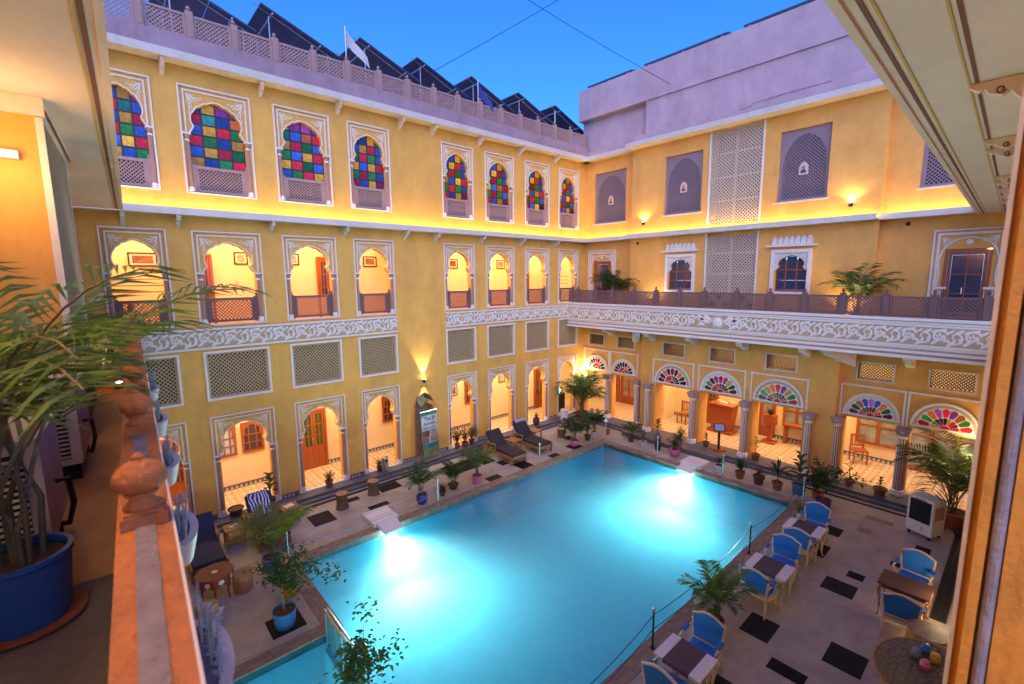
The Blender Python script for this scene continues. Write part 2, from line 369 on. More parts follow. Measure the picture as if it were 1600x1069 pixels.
# coping stones
cu = MB().box(-.5,.5,-.5,.5,-0.16,0.014).mesh('coping_stone', COPE)
def coping(x0,x1,y0,y1,along):
    L = (x1-x0) if along == 'x' else (y1-y0); k = max(1, round(L/0.62)); s = L/k
    for i in range(k):
        if along == 'x': put('coping_stone', cu, pool, (x0+s*(i+.5),(y0+y1)/2, rng.uniform(-.002,.002)), 0, (s-.006, y1-y0, 1))
        else: put('coping_stone', cu, pool, ((x0+x1)/2, y0+s*(i+.5), rng.uniform(-.002,.002)), 0, (x1-x0, s-.006, 1))
coping(PX0-CW, PX1+CW, PY1, PY1+CW, 'x')
coping(PX1, PX1+CW, PY0, PY1-.003, 'y')
coping(SX0, PX1+CW, PY0-CW, PY0-.003, 'x')
coping(PX0-CW, PX0, SY1+CW, PY1-.003, 'y')
coping(SX0, PX0, SY1, SY1+CW-.003, 'x')
# water surface: clear tinted film with fresnel reflection and ripples, over a faintly milky body
wm = bpy.data.materials.new('pool_water'); wm.use_nodes = True
n_ = wm.node_tree.nodes; l_ = wm.node_tree.links; n_.remove(n_['Principled BSDF'])
out = n_['Material Output']
tr = n_.new('ShaderNodeBsdfTransparent'); tr.inputs[0].default_value = (0.86,0.97,1.0,1)
gl = n_.new('ShaderNodeBsdfGlossy'); gl.inputs['Roughness'].default_value = 0.03
fr = n_.new('ShaderNodeFresnel'); fr.inputs[0].default_value = 1.33
mxs = n_.new('ShaderNodeMixShader')
tc = n_.new('ShaderNodeTexCoord')
mp = n_.new('ShaderNodeMapping'); mp.inputs['Scale'].default_value = (1.0,1.0,1.0); l_.new(tc.outputs['Object'], mp.inputs[0])
nz = n_.new('ShaderNodeTexNoise'); nz.inputs['Scale'].default_value = 6.5; nz.inputs['Detail'].default_value = 3; l_.new(mp.outputs[0], nz.inputs['Vector'])
nz2 = n_.new('ShaderNodeTexNoise'); nz2.inputs['Scale'].default_value = 1.3; nz2.inputs['Detail'].default_value = 2; l_.new(mp.outputs[0], nz2.inputs['Vector'])
ad = n_.new('ShaderNodeMath'); ad.operation = 'MULTIPLY_ADD'; ad.inputs[1].default_value = 1.6; l_.new(nz2.outputs[0], ad.inputs[0]); l_.new(nz.outputs[0], ad.inputs[2])
bm_ = n_.new('ShaderNodeBump'); bm_.inputs['Strength'].default_value = 0.5; bm_.inputs['Distance'].default_value = 0.06; l_.new(ad.outputs[0], bm_.inputs['Height'])
l_.new(bm_.outputs[0], gl.inputs['Normal']); l_.new(bm_.outputs[0], fr.inputs['Normal'])
l_.new(fr.outputs[0], mxs.inputs[0]); l_.new(tr.outputs[0], mxs.inputs[1]); l_.new(gl.outputs[0], mxs.inputs[2])
l_.new(mxs.outputs[0], out.inputs['Surface'])
vol = n_.new('ShaderNodeVolumePrincipled'); vol.inputs['Color'].default_value = (0.40,0.92,1.0,1); vol.inputs['Density'].default_value = 0.20; vol.inputs['Anisotropy'].default_value = 0.3
l_.new(vol.outputs[0], out.inputs['Volume'])
wb = bpy.data.materials.new('pool_water_body'); wb.use_nodes = True
nb_ = wb.node_tree.nodes; lb_ = wb.node_tree.links; nb_.remove(nb_['Principled BSDF'])
tb = nb_.new('ShaderNodeBsdfTransparent'); lb_.new(tb.outputs[0], nb_['Material Output'].inputs['Surface'])
vb = nb_.new('ShaderNodeVolumePrincipled'); vb.inputs['Color'].default_value = vol.inputs['Color'].default_value; vb.inputs['Density'].default_value = vol.inputs['Density'].default_value; vb.inputs['Anisotropy'].default_value = vol.inputs['Anisotropy'].default_value
lb_.new(vb.outputs[0], nb_['Material Output'].inputs['Volume'])
w = MB(); w.slab([(x+(.002 if x==SX0 or x==PX0 else -.002), y) for x,y in pts], BZ+.01, WL); w.m = [1]*len(w.f); w.m[1] = 0
water = struct(w.build('pool_water', [wm, wb]))

# ================================================================== ARCHED OPENINGS
CUSP = [(-1.0,0.0),(-0.79,0.23),(-0.87,0.45),(-0.75,0.66),(-0.53,0.82),(-0.27,0.925),(0,1.0)]
def arch_outline(a, zs, za, cusps=CUSP, sub=4):
    H = za-zs; left = []
    for i in range(len(cusps)-1):
        p0, p1 = cusps[i], cusps[i+1]
        dx, dz = p1[0]-p0[0], p1[1]-p0[1]; L = math.hypot(dx,dz)
        sgn = -0.16 if i else 0.10
        for k in range(sub):
            t = k/sub; bul = sgn*math.sin(math.pi*t)*(1 if i < len(cusps)-2 else 0.6)
            # bulge outwards (to the left of travel = up/left)
            left.append(((p0[0]+dx*t + dz/L*bul*L)*a, zs+(p0[1]+dz*t - dx/L*bul*L*(a/H if H else 1))*H))
    pts = left+[(0,za)]+[(-x,z) for x,z in reversed(left)]
    return pts
SEMI = [(-math.cos(R(t)), math.sin(R(t))) for t in range(0,91,15)]
def arch_fill(mb, x0, x1, z0, z1, outl, y0, y1):
    cx = 0.5*(x0+x1); zm = max(p[1] for p in outl); cz = z0+0.30*(zm-z0)
    def proj(p):
        dx, dz = p[0]-cx, p[1]-cz; best = None
        t = 1e9
        if dx < -1e-6: t = min(t, (x0-cx)/dx)
        if dx > 1e-6: t = min(t, (x1-cx)/dx)
        if dz > 1e-6: t = min(t, (z1-cz)/dz)
        return (cx+dx*t, max(z0, cz+dz*t))
    ip, op = [], []
    for i, p in enumerate(outl):
        q = proj(p)
        if op:
            q0 = op[-1]
            if abs(q0[0]-x0) < 1e-6 and abs(q[1]-z1) < 1e-6 and abs(q[0]-x0) > 1e-6:
                ip.append(((ip[-1][0]+p[0])/2, (ip[-1][1]+p[1])/2)); op.append((x0,z1))
            elif abs(q0[1]-z1) < 1e-6 and abs(q[0]-x1) < 1e-6 and abs(q[1]-z1) > 1e-6:
                ip.append(((ip[-1][0]+p[0])/2, (ip[-1][1]+p[1])/2)); op.append((x1,z1))
        ip.append(p); op.append(q)
    n = len(ip)
    vs = [(x,y0,z) for x,z in ip]+[(x,y0,z) for x,z in op]+[(x,y1,z) for x,z in ip]+[(x,y1,z) for x,z in op]
    fs = []
    for i in range(n-1):
        fs.append((i, i+1, n+i+1, n+i)); fs.append((2*n+i, 3*n+i, 3*n+i+1, 2*n+i+1)); fs.append((i, 2*n+i, 2*n+i+1, i+1))
    mb.add(vs, fs)
def trim(mb, outl, wid, y, th, k=1.0, cz=None):
    mb.ribbon([(x*k, (z-cz)*k+cz if cz is not None else z) for x,z in outl], wid, y, th)
# shared ornaments --------------------------------------------------
def leaf_ribbon(mb, p0, ang, L, wid, curl, y=0, th=0.012, n=5):
    path = []; x, z = p0; a = ang
    for i in range(n+1):
        path.append((x,z)); x += math.cos(a)*L/n; z += math.sin(a)*L/n; a += curl/n
    mb.ribbon(path, [wid*(0.25+0.9*math.sin(math.pi*min(1,(i+.6)/(n+.8)))) for i in range(n+1)], y, th)
def spandrel_mesh():                                       # fills the upper left corner, 1 x 1
    m = MB()
    for p0, a, L, w_, c in [((.06,.95),-0.3,.50,.14,-.5),((.06,.95),-1.27,.50,.14,.5),((.10,.88),-0.78,.42,.13,.3),((.42,.80),0.1,.36,.11,-.6),((.20,.58),-1.7,.36,.11,.6),
                         ((.40,.72),-0.4,.28,.09,.9),((.28,.60),-1.2,.28,.09,-.9),((.72,.86),-.2,.24,.08,-.5),((.14,.28),-1.5,.24,.08,.4),((.30,.92),.2,.2,.07,-1.2),((.08,.70),-1.8,.2,.07,1.2)]:
        leaf_ribbon(m, p0, a, L, w_*.55, c)
    return m.mesh('spandrel_ornament', WHITE)
SPAN = spandrel_mesh()
COLM = mat('painted_column', (0.42,0.22,0.15), 0.6, 0.15, 12, stretch=(30,30,1))
def column_mesh(h, r, name='column'):
    m = MB()
    m.cur = 1; m.lathe([(r*1.5,0),(r*1.5,.05),(r*1.25,.06),(r*1.35,.10),(r*1.05,.12)], 12)
    m.cur = 0; m.lathe([(r,.12),(r*.92,h*.5),(r*.86,h-.20)], 12, flute=0.06, fl_n=6)
    m.cur = 1; m.lathe([(r*1.0,h-.20),(r*1.2,h-.19),(r*.9,h-.15)], 12)
    m.cur = 0; m.lathe([(r*.9,h-.15),(r*1.1,h-.10),(r*1.55,h-.04)], 12)
    m.cur = 1; m.box(-r*1.6,r*1.6,-r*1.6,r*1.6,h-.04,h)
    return m.mesh(name, [COLM, WHITE], smooth=35)
def finial(mb, x, y, z, r):
    mb.lathe([(r*.7,0),(r*.5,r*.5),(r,r*1.3),(r*.85,r*2.0),(r*.2,r*2.7),(0.0,r*2.9)], 8, (x,y,z))
def railing(parent, x0, x1, z0, h, y, M, pitch=0.075, bw=0.015, pw=0.10):
    m = MB()
    m.box(x0+pw, x1-pw, y-.03, y+.03, z0+h-.07, z0+h); m.box(x0+pw, x1-pw, y-.03, y+.03, z0+.02, z0+.08)
    m.box(x0+pw, x0+pw+.07, y-.022, y+.022, z0+.08, z0+h-.07); m.box(x1-pw-.07, x1-pw, y-.022, y+.022, z0+.08, z0+h-.07)
    m.lattice(x0+pw+.07, x1-pw-.07, z0+.08, z0+h-.07, pitch, bw, y-.006, .012)
    r = m.build('lattice_railing', M, parent)
    for x in (x0, x1-pw):
        q = MB(); q.box(x, x+pw-.002, y-.045, y+.045, z0, z0+h+.03); finial(q, x+pw/2, y, z0+h+.03, .035)
        q.build('post', M, r, smooth=40)
    return r
def framed_arch(parent, name, xl, xr, z0, z1, spring=0.565, apex=0.88, depth=0.26, wallm=None, hk=0.395):
    w_ = xr-xl; cx = (xl+xr)/2; h = z1-z0; wm_ = wallm or YEL
    zs = z0+spring*h; za = z0+apex*h; a = hk*w_
    outl = arch_outline(a, zs, za)
    m = MB()
    arch_fill(m, -w_/2+.03, w_/2-.03, zs, z1-.03, outl, 0.03, depth)
    for s in (-1,1):
        xa, xb = sorted((s*(w_/2-.03), s*a))
        m.box(xa, xb, 0.035, depth, z0+.04, zs)
    m.cur = 1
    m.frame(-w_/2, w_/2, z0, z1, .034, -.028, .06)
    m.frame(-w_/2+.10, w_/2-.10, zs+.02, z1-.10, .032, -.004, .04, bottom=False)
    trim(m, outl, .034, 0.032, 0.02, 1.03, zs)
    o = m.build(name, [wm_, WHITE], parent, (cx,0,0))
    cr = .052
    cm = column_mesh(zs-z0-.045, cr)
    for s in (-1,1): put('column', cm, o, (s*(a+.045), .045, z0+.045))
    sx = a*0.66; sz = ((z1-.15)-(zs+0.30*(za-zs)))*.80
    for s in (-1,1): put('spandrel_ornament', SPAN, o, (-s*(w_/2-.15), 0.030, z1-.15-sz), 0, (s*sx, 1, sz))
    return o, a, zs, za, cx
def jali(parent, xl, xr, z0, z1, M, pitch=0.10, bw=0.026, y=0.05, name='lattice_panel', fr=0.055, frm=None, back=True):
    m = MB(); m.cur = 1
    m.frame(xl, xr, z0, z1, fr, -.03, .09)
    m.cur = 0
    m.frame(xl+fr, xr-fr, z0+fr, z1-fr, .05, y-.02, y+.05)
    m.lattice(xl+fr+.05, xr-fr-.05, z0+fr+.05, z1-fr-.05, pitch, bw, y, .02)
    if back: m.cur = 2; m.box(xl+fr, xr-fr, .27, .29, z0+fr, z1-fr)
    return m.build(name, [M, frm or WHITE, DARK], parent)
def wall_holes(mb, x0, x1, z0, z1, y0, y1, holes):
    zs = sorted({z0,z1,*[min(max(h[2],z0),z1) for h in holes],*[min(max(h[3],z0),z1) for h in holes]})
    for a, b in zip(zs, zs[1:]):
        if b-a < 1e-5: continue
        mid = (a+b)/2
        hs = sorted((max(h[0],x0),min(h[1],x1)) for h in holes if h[2] < mid < h[3] and h[1] > x0 and h[0] < x1)
        x = x0
        for l, r in hs:
            if l-x > 1e-5: mb.box(x, l, y0, y1, a, b)
            x = max(x, r)
        if x1-x > 1e-5: mb.box(x, x1, y0, y1, a, b)
# scroll frieze ------------------------------------------------------
def scroll_mesh(W=0.60, H=0.44):
    m = MB()
    def spiral(cx, cz, r0, r1, a0, turns, wid):
        pts = []
        for i in range(15):
            t = i/14; r = r0+(r1-r0)*t; a = a0+turns*2*math.pi*t
            pts.append((cx+r*math.cos(a), cz+r*math.sin(a)))
        m.ribbon(pts, [wid*(1-.55*i/14) for i in range(15)], 0, .016)
    spiral(W*.27, H*.50, H*.40, H*.07, R(200), 1.15, .055)
    spiral(W*.77, H*.52, H*.38, H*.07, R(20), 1.15, .055)
    for i in range(6):
        a = i*math.pi/3+.3
        leaf_ribbon(m, (W*.77+.02*math.cos(a), H*.50+.02*math.sin(a)), a, .09, .04, 1.2, n=3)
    for p0, a, L, wd, c in [((W*.02,H*.05),.5,.22,.07,.9),((W*.50,H*.92),-2.4,.18,.06,-.9),((W*.52,H*.10),.6,.22,.07,.9),((W*.98,H*.95),-2.6,.18,.06,-.9),((W*.45,H*.2),1.9,.16,.06,-.8),((W*.95,H*.25),1.9,.16,.06,-.8),((W*.02,H*.75),.3,.14,.05,.9),((W*.52,H*.70),.9,.14,.05,-.9)]:
        leaf_ribbon(m, p0, a, L, wd, c, n=4)
    return m.mesh('scroll_ornament', WHITE)
SCROLL = scroll_mesh()
def frieze(parent, xl, xr, z0, z1, y, skip=None):
    m = MB(); m.box(xl, xr, y-.02, y+.02, z0, z1)
    m.cur = 1; m.box(xl, xr, y-.05, y-.02, z1-.05, z1); m.box(xl, xr, y-.05, y-.02, z0, z0+.05)
    o = m.build('frieze_band', [TAN, WHITE], parent)
    H = z1-z0-.10; k = max(1, round((xr-xl)/.60)); s = (xr-xl)/k
    for i in range(k):
        xm = xl+s*(i+.5)
        if skip and skip[0] < xm < skip[1]: continue
        put('scroll_ornament', SCROLL, o, (xl+s*i, y-.0205, z0+.05), 0, (s/.60, 1, H/.44))
    return o
def bracket_mesh(d, h, w_, name='bracket', M=None):       # scrolled support under a ledge, y from 0 to -d
    prof = [(0,0),(-d,0),(-d,-.18*h),(-d*.86,-.30*h),(-d*.90,-.40*h),(-d*.62,-.52*h),(-d*.42,-.56*h),(-d*.46,-.70*h),(-d*.20,-.86*h),(0,-h)]
    m = MB(); n = len(prof)
    vs = [(-w_/2,y,z) for y,z in prof]+[(w_/2,y,z) for y,z in prof]
    m.add(vs, [tuple(range(n)), tuple(range(2*n-1,n-1,-1))]+[(i,i+n,(i+1)%n+n,(i+1)%n) for i in range(n)])
    return m.mesh(name, M or CREAM)
# teak joinery --------------------------------------------------------
def teak_door(parent, xc, z0, w_, h, y, glass=GLASSD, rows=3, leafs=2, solid=0.33, name='door'):
    m = MB(); m.frame(xc-w_/2, xc+w_/2, z0, z0+h, .07, y-.07, y, bottom=False)
    lw = (w_-.14)/leafs
    for i in range(leafs):
        x0 = xc-w_/2+.07+lw*i
        m.box(x0+.004, x0+.075, y-.045, y-.005, z0, z0+h-.07); m.box(x0+lw-.075, x0+lw-.004, y-.045, y-.005, z0, z0+h-.07)
        m.box(x0+.075, x0+lw-.075, y-.04, y-.005, z0, z0+h*solid)
        m.box(x0+.12, x0+lw-.12, y-.052, y-.04, z0+.1, z0+h*solid-.1)
        m.box(x0+.075, x0+lw-.075, y-.045, y-.005, z0+h-.16, z0+h-.07)
        gh = (h-.16-h*solid)/rows
        for r_ in range(1, rows): m.box(x0+.075, x0+lw-.075, y-.043, y-.008, z0+h*solid+gh*r_-.016, z0+h*solid+gh*r_+.016)
        m.box(x0+lw/2-.014, x0+lw/2+.014, y-.042, y-.009, z0+h*solid, z0+h-.16)
    o = m.build(name, DOORW, parent)
    for i in range(leafs):
        x0 = xc-w_/2+.07+lw*i; gh = (h-.16-h*solid)/rows
        for r_ in range(rows):
            for c in range(2):
                xa = x0+.075+(lw-.15)/2*c
                MB().box(xa+.005, xa+(lw-.15)/2-.005, y-.03, y-.022, z0+h*solid+gh*r_+.005, z0+h*solid+gh*(r_+1)-.005).build('pane', glass, o)
    k = MB(); k.tube([(xc-.05,y-.05,z0+h*.42),(xc-.05,y-.085,z0+h*.43),(xc-.05,y-.085,z0+h*.50),(xc-.05,y-.05,z0+h*.51)], .011, 6); k.build('handle', STEEL, o)
    return o
def cusped_window(parent, xc, z0, w_, h, y, glass=GLASSD, name='window'):
    m = MB(); zs = z0+h*.58; za = z0+h-.08
    outl = [(x+xc, z) for x, z in arch_outline(w_/2-.07, zs, za)]
    arch_fill(m, xc-w_/2, xc+w_/2, zs, z0+h, outl, y-.05, y)
    for s in (-1,1): m.box(*sorted((xc+s*w_/2, xc+s*(w_/2-.07))), y-.05, y, z0, zs)
    m.box(xc-w_/2+.07, xc+w_/2-.07, y-.05, y, z0, z0+.06)
    for i in (1,2): xx = xc-w_/2+w_*i/3; m.box(xx-.018, xx+.018, y-.04, y-.005, z0+.06, za-.1)
    m.box(xc-w_/2+.07, xc+w_/2-.07, y-.038, y-.007, z0+h*.30, z0+h*.30+.03); m.box(xc-w_/2+.07, xc+w_/2-.07, y-.038, y-.007, zs-.02, zs+.02)
    o = m.build(name, DOORW, parent)
    zz = [z0+.06, z0+h*.30, zs, za]
    for i in range(3):
        for j in range(3):
            MB().box(xc-w_/2+w_*i/3+.02, xc-w_/2+w_*(i+1)/3-.02, y-.02, y-.012, zz[j]+.01, zz[j+1]-.01).build('pane', glass, o)
    return o
# ================================================================== WING A (long wall with eight bays)
A = thing('courtyard_wing', 'three storey yellow wing with eight arched bays and stained glass windows along the pool', 'building')
UL = [(17.009,15.766),(15.254,13.691),(13.145,11.642),(11.104,9.75),(7.787,6.431),(5.865,4.426),(3.805,2.386),(1.796,0.477)]
BAY = [(-l,-r) for l, r in UL]
ZU, ZM, ZJ, ZG = (8.70,11.243), (5.40,7.797), (3.413,4.723), (0.17,2.98)
XL = -18.6
holes = []
for l, r in BAY:
    for z in (ZU,ZM,ZG): holes.append((l+.03, r-.03, z[0]+.0, z[1]-.03))
    holes.append((l+.03, r-.03, ZJ[0]+.03, ZJ[1]-.03))
holes.append((-9.27,-8.33,0.17,2.62))
m = MB(); wall_holes(m, XL, 0.30, 0.17, 11.66, 0, 0.30, holes); m.build('wall', YEL, A)
# slabs, corridors
m = MB()
for z in (3.30, 4.80, 8.15): m.box(XL, 0.0, 0.301, 1.70, z, z+.22)
m.box(XL, 0.0, 0.301, 1.70, 11.5, 11.66)
m.build('floor_slab', INW, A)
m = MB(); m.box(XL, 0.0, 1.70, 1.9, 0.17, 3.30); m.box(XL, 0.0, 1.70, 1.9, 5.02, 8.15)
m.box(XL-.2, XL, 0.301, 1.7, 0.17, 8.15); m.box(0.001,.2,.301,1.9,5.02,8.15); m.box(.001,.2,.301,1.9,3.31,5.019)
m.build('corridor_wall', INW, A)
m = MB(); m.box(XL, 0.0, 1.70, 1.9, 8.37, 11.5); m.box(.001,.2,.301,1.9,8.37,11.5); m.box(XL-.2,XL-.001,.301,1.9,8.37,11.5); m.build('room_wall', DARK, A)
m = MB(); m.box(XL, 0.0, 0.30, 1.70, 5.02, 5.20); m.build('corridor_floor', FTILE, A)
m = MB(); m.box(XL, 0.0, 0.02, 1.70, 0.10, 0.172); m.build('arcade_floor', FTILE, A)
m = MB(); m.box(XL, 0.0, 1.64, 1.699, 5.2, 6.05); m.build('dado', mat('orange_dado',(0.80,0.45,0.13),0.6), A)
def skirting(parent, x0, x1, y, z0, h=.14, pitch=.13):
    m = MB(); m.box(x0, x1, y-.02, y-.001, z0, z0+h); m.cur = 1
    x = x0+.02
    while x+pitch < x1:
        m.add([(x,y-.024,z0+.02),(x+pitch*.8,y-.024,z0+.02),(x+pitch*.4,y-.024,z0+h-.02)], [(0,1,2)]); x += pitch
    return m.build('zigzag_skirting', [PLINTH, CREAM], parent)
skirting(A, XL, 0.0, 1.70, 0.172)
for (l0,r0),(l1,r1) in zip(BAY, BAY[1:]): skirting(A, r0+.05, l1-.05, 0, 0.172, .12, .11)
# step in front of the arcade
m = MB(); m.box(XL, 0.0, -0.40, 0.02, -0.05, 0.165); m.box(XL, 0.0, -0.56, -0.401, -0.05, 0.08); m.build('step', PLINTH, A)
BARS = mat('dark_glazing_bar',(0.05,0.025,0.02),.5)
stg = {0:['blue','yellow','violet'],1:['red','green','blue']}
colseq = ['blue','yellow','violet','red','green','red','yellow','blue','green','yellow','violet','teal','blue','red','green','orange']
unit_pane = {}
for k, mm in GLASS.items(): unit_pane[k] = MB().box(-.5,.5,-.5,.5,-.5,.5).mesh('pane', mm)
random_p = random.Random(3)
for i, (l, r) in enumerate(BAY):
    # upper stained glass window
    o, a, zs, za, cx = framed_arch(A, 'stained_glass_window', l, r, *ZU)
    h = ZU[1]-ZU[0]; rh = .255*h
    railing(A, cx-a-.04, cx+a+.04, ZU[0]+.045, rh, 0.10, ROSE, .082, .022, .11)
    nc = 4; pw = 2*a/nc; z = ZU[0]+rh+.03; ph = (za-z)/6.0
    gb = MB()
    for j in range(7): gb.box(-a, a, .160, .19, z+ph*j-.017, z+ph*j+.017)
    for c in range(nc+1): gb.box(-a+pw*c-.016, -a+pw*c+.016, .158, .192, z, za)
    gb.build('glazing_bars', BARS, o)
    pal1 = ['red','blue','yellow','green'] if i >= 3 else ['blue','yellow','red','green','yellow','violet','green','orange','red']
    for j in range(6):
        for c in range(nc):
            k = pal1[(j*3+c*(1 if j%2 else 3)+i) % len(pal1)]
            if i >= 3: k = [['red','blue','yellow','green'],['blue','yellow','red','blue'],['green','red','green','blue'],['yellow','blue','yellow','red'],['green','red','green','blue'],['red','blue','yellow','maroon']][5-j][c]
            else: k = [['violet','blue','yellow','violet'],['orange','red','teal','blue'],['green','blue','yellow','red'],['yellow','red','green','blue'],['green','blue','yellow','red'],['red','yellow','blue','green']][5-j][(c+i)%4]
            put('pane', unit_pane[k], o, (-a+pw*(c+.5), .178, z+ph*(j+.5)), 0, (pw-.02, .008, ph-.02))
    # middle arcade
    o, a, zs, za, cx = framed_arch(A, 'arcade_arch', l, r, *ZM)
    railing(A, cx-a-.04, cx+a+.04, ZM[0]+.045, .65, 0.12, RAILW, .088, .022, .13)
    # mezzanine lattice, ground arch
    jali(A, l, r, *ZJ, JALI)
    z1 = ZG[1]
    framed_arch(A, 'ground_arch', l, r, ZG[0], ZG[1], 0.62, 0.90)
# blind niche with pointed arch
nx = -8.80
m = MB(); outl = [(x+nx, z) for x, z in arch_outline(.40, 1.85, 2.55, [(-1,0),(-.97,.35),(-.80,.62),(-.45,.86),(0,1)])]
arch_fill(m, -9.28, -8.32, 1.85, 2.63, outl, 0.005, .2); m.box(-9.28, nx-.40, .005, .2, .17, 1.85); m.box(nx+.40, -8.32, .005, .2, .17, 1.85)
m.cur = 1; trim(m, [(nx-.40,.2)]+outl+[(nx+.40,.2)], .05, .004, .03)
m.cur = 2; m.box(-9.28, -8.32, .2, .22, .17, 2.62)
m.build('blind_niche', [YEL, ORNG, mat('painted_rubble',(0.24,0.17,0.12),0.9,0.6,14,0.5,14)], A)
# frieze in two lengths
frieze(A, XL, -9.73, 4.79, 5.33, 0)
frieze(A, -7.79, -0.0, 4.80, 5.335, 0)
# led ledge with lip
def ledge(parent, x0, x1, z, d, yb=0.0, led=True, e0=0, e1=0):
    m = MB(); m.box(x0-e0, x1+e1, yb-d, yb, z, z+.06); m.box(x0-e0, x1+e1, yb-d-.025, yb-d+.03, z-.01, z+.155)
    o = m.build('cove_ledge', CREAM, parent)
    if led: MB().box(x0, x1, yb-d+.05, yb-d+.075, z+.062, z+.08).build('led_strip', LED, o)
    return o
LED = emis('warm_led', (1.0,0.74,0.22), 12.0)
LEDC = (1.0,0.60,0.10)
ledge(A, XL, 0, 8.13, .40)
BR = bracket_mesh(.36, .30, .085)
for x in [-16.55]+[(BAY[i][1]+BAY[i+1][0])/2 for i in range(3)]+[-9.35,-8.15]+[(BAY[i][1]+BAY[i+1][0])/2 for i in range(4,7)]:
    put('bracket', BR, A, (x,0,8.125)); put('bracket', BR, A, (x,0,11.645))
light('led_light_a', 'AREA', (-9.2,-.08,8.21), 32, LEDC, A, shape='RECTANGLE', size=17.8, size_y=.03, rot=(R(180),0,0))
# upper cornice, parapet, roof
m = MB(); m.box(XL, 0, -.40, 0.3, 11.65, 11.70); m.box(XL, 0, -.43, -.36, 11.64, 11.82); m.build('cornice', CREAM, A)
m = MB(); m.box(XL, 0.3, -.34, -.10, 11.70, 12.20); m.build('parapet', PINKP, A)
m = MB(); m.box(XL, 0.3, -.10, 7.0, 11.70, 11.9); m.build('roof_deck', PINK, A)
px = [-18.2,-17.75,-16.8,-15.85,-14.9,-13.97,-13.03,-12.06,-11.1,-10.12,-9.14,-8.17,-7.2,-6.22,-5.25,-4.27,-3.3,-2.32,-1.35,-.36]
pm = MB(); pm.box(-.075,.075,-.075,.075,0,.62); pm.box(-.045,.045,-.085,.085,.05,.5); finial(pm, 0,0,.62,.05); pm = pm.mesh('parapet_post', ROSE, 40)
for i, x in enumerate(px):
    put('parapet_post', pm, A, (x,-.22,12.2))
    if i:
        a0, a1 = px[i-1]+.078, x-.078
        q = MB(); q.frame(a0, a1, 12.22, 12.76, .055, -.25, -.19); q.lattice(a0+.05, a1-.05, 12.27, 12.71, .09, .028, -.235, .02)
        q.build('parapet_lattice', ROSE, A)
# ground and middle corridor joinery
teak_door(A, -12.12, .172, .86, 2.05, 1.70, GREENG, 3, 2, .38)
cusped_window(A, -13.95, 1.25, .62, .95, 1.70); cusped_window(A, -14.65, 1.25, .5, .95, 1.70, mat('pale_window_glass',(0.45,0.55,0.62),0.1))  # second window gets a paler pane colour
cusped_window(A, -9.30, 1.2, .6, 1.0, 1.70); cusped_window(A, -5.5, 1.2, .6, 1.1, 1.70)
teak_door(A, -1.28, .172, .75, 2.0, 1.70); teak_door(A, -16.05, .172, .8, 2.0, 1.70)
teak_door(A, -14.95, 5.2, .7, 2.1, 1.70); teak_door(A, -11.3, 5.2, .75, 2.1, 1.70); teak_door(A, -2.3, 5.2, .6, 2.05, 1.70); teak_door(A, -.75, 5.2, .5, 2.05, 1.70)
m = MB(); m.box(-14.05,-13.97,1.68,1.699,6.45,6.55); m.box(-11.0,-10.93,1.68,1.699,1.45,1.54); m.build('switch_plate', CREAM, A)
# pipes across two middle arches
for z in (6.28,6.44,6.60):
    for xa, xb in ((-17.0,-15.75),(-1.8,-.45)): MB().tube([(xa,.62,z),(xb,.62,z)], .012, 6).build('guard_pipe', BLKM, A)
LAMPM = emis('lamp_glass', (1.0,0.86,0.62), 6.0)
lm = MB(); lm.lathe([(.11,0),(.12,-.03),(.09,-.07),(0,-.085)], 12); lampm = lm.mesh('ceiling_lamp', LAMPM, 60)
WARM = (1.0,0.66,0.30)
for x in (-16.4,-14.4,-12.4,-10.4,-7.1,-5.1,-3.1,-1.1):
    put('ceiling_lamp', lampm, A, (x,.95,8.148)); put('ceiling_lamp', lampm, A, (x,.95,3.298))
for x0, x1 in ((-17.5,-9.7),(-7.8,-.4)):
    light('corridor_light', 'AREA', ((x0+x1)/2,.95,7.95), 80, WARM, A, shape='RECTANGLE', size=x1-x0, size_y=1.1)
    light('arcade_light', 'AREA', ((x0+x1)/2,.95,3.1), 62, (1.0,0.78,0.46), A, shape='RECTANGLE', size=x1-x0, size_y=1.1)
# wall sconce throwing light up and down over the niche
def sconce(name, label, loc, rz, up, down, ang=48, col=(1.0,0.78,0.42)):
    t = thing(name, label, 'wall lamp', loc, rz)
    m = MB(); m.lathe([(.05,-.06),(.055,-.05),(.055,.05),(.05,.06)], 12, (0,-.09,0)); m.box(-.03,.03,-.05,0,-.04,.04); m.build('housing', BLKM, t, smooth=40)
    m = MB(); m.lathe([(.045,0),(.03,.012),(0,.014)], 12, (0,-.09,.061)); m.build('lens', LAMPB, t)
    if up: light('uplight', 'SPOT', (0,-.10,.10), up, col, t, spot_size=R(ang*2), spot_blend=.5, shadow_soft_size=.03, rot=(R(180),0,0))
    if down: light('downlight', 'SPOT', (0,-.10,-.10), down, col, t, spot_size=R(ang*2), spot_blend=.5, shadow_soft_size=.03)
    return t
LAMPB = emis('bright_lamp_lens', (1.0,0.86,0.58), 30.0)
sconce('wall_sconce', 'small round up and down light on yellow wall above the arched niche', (-8.80,0,2.98), 0, 90, 45, 30)

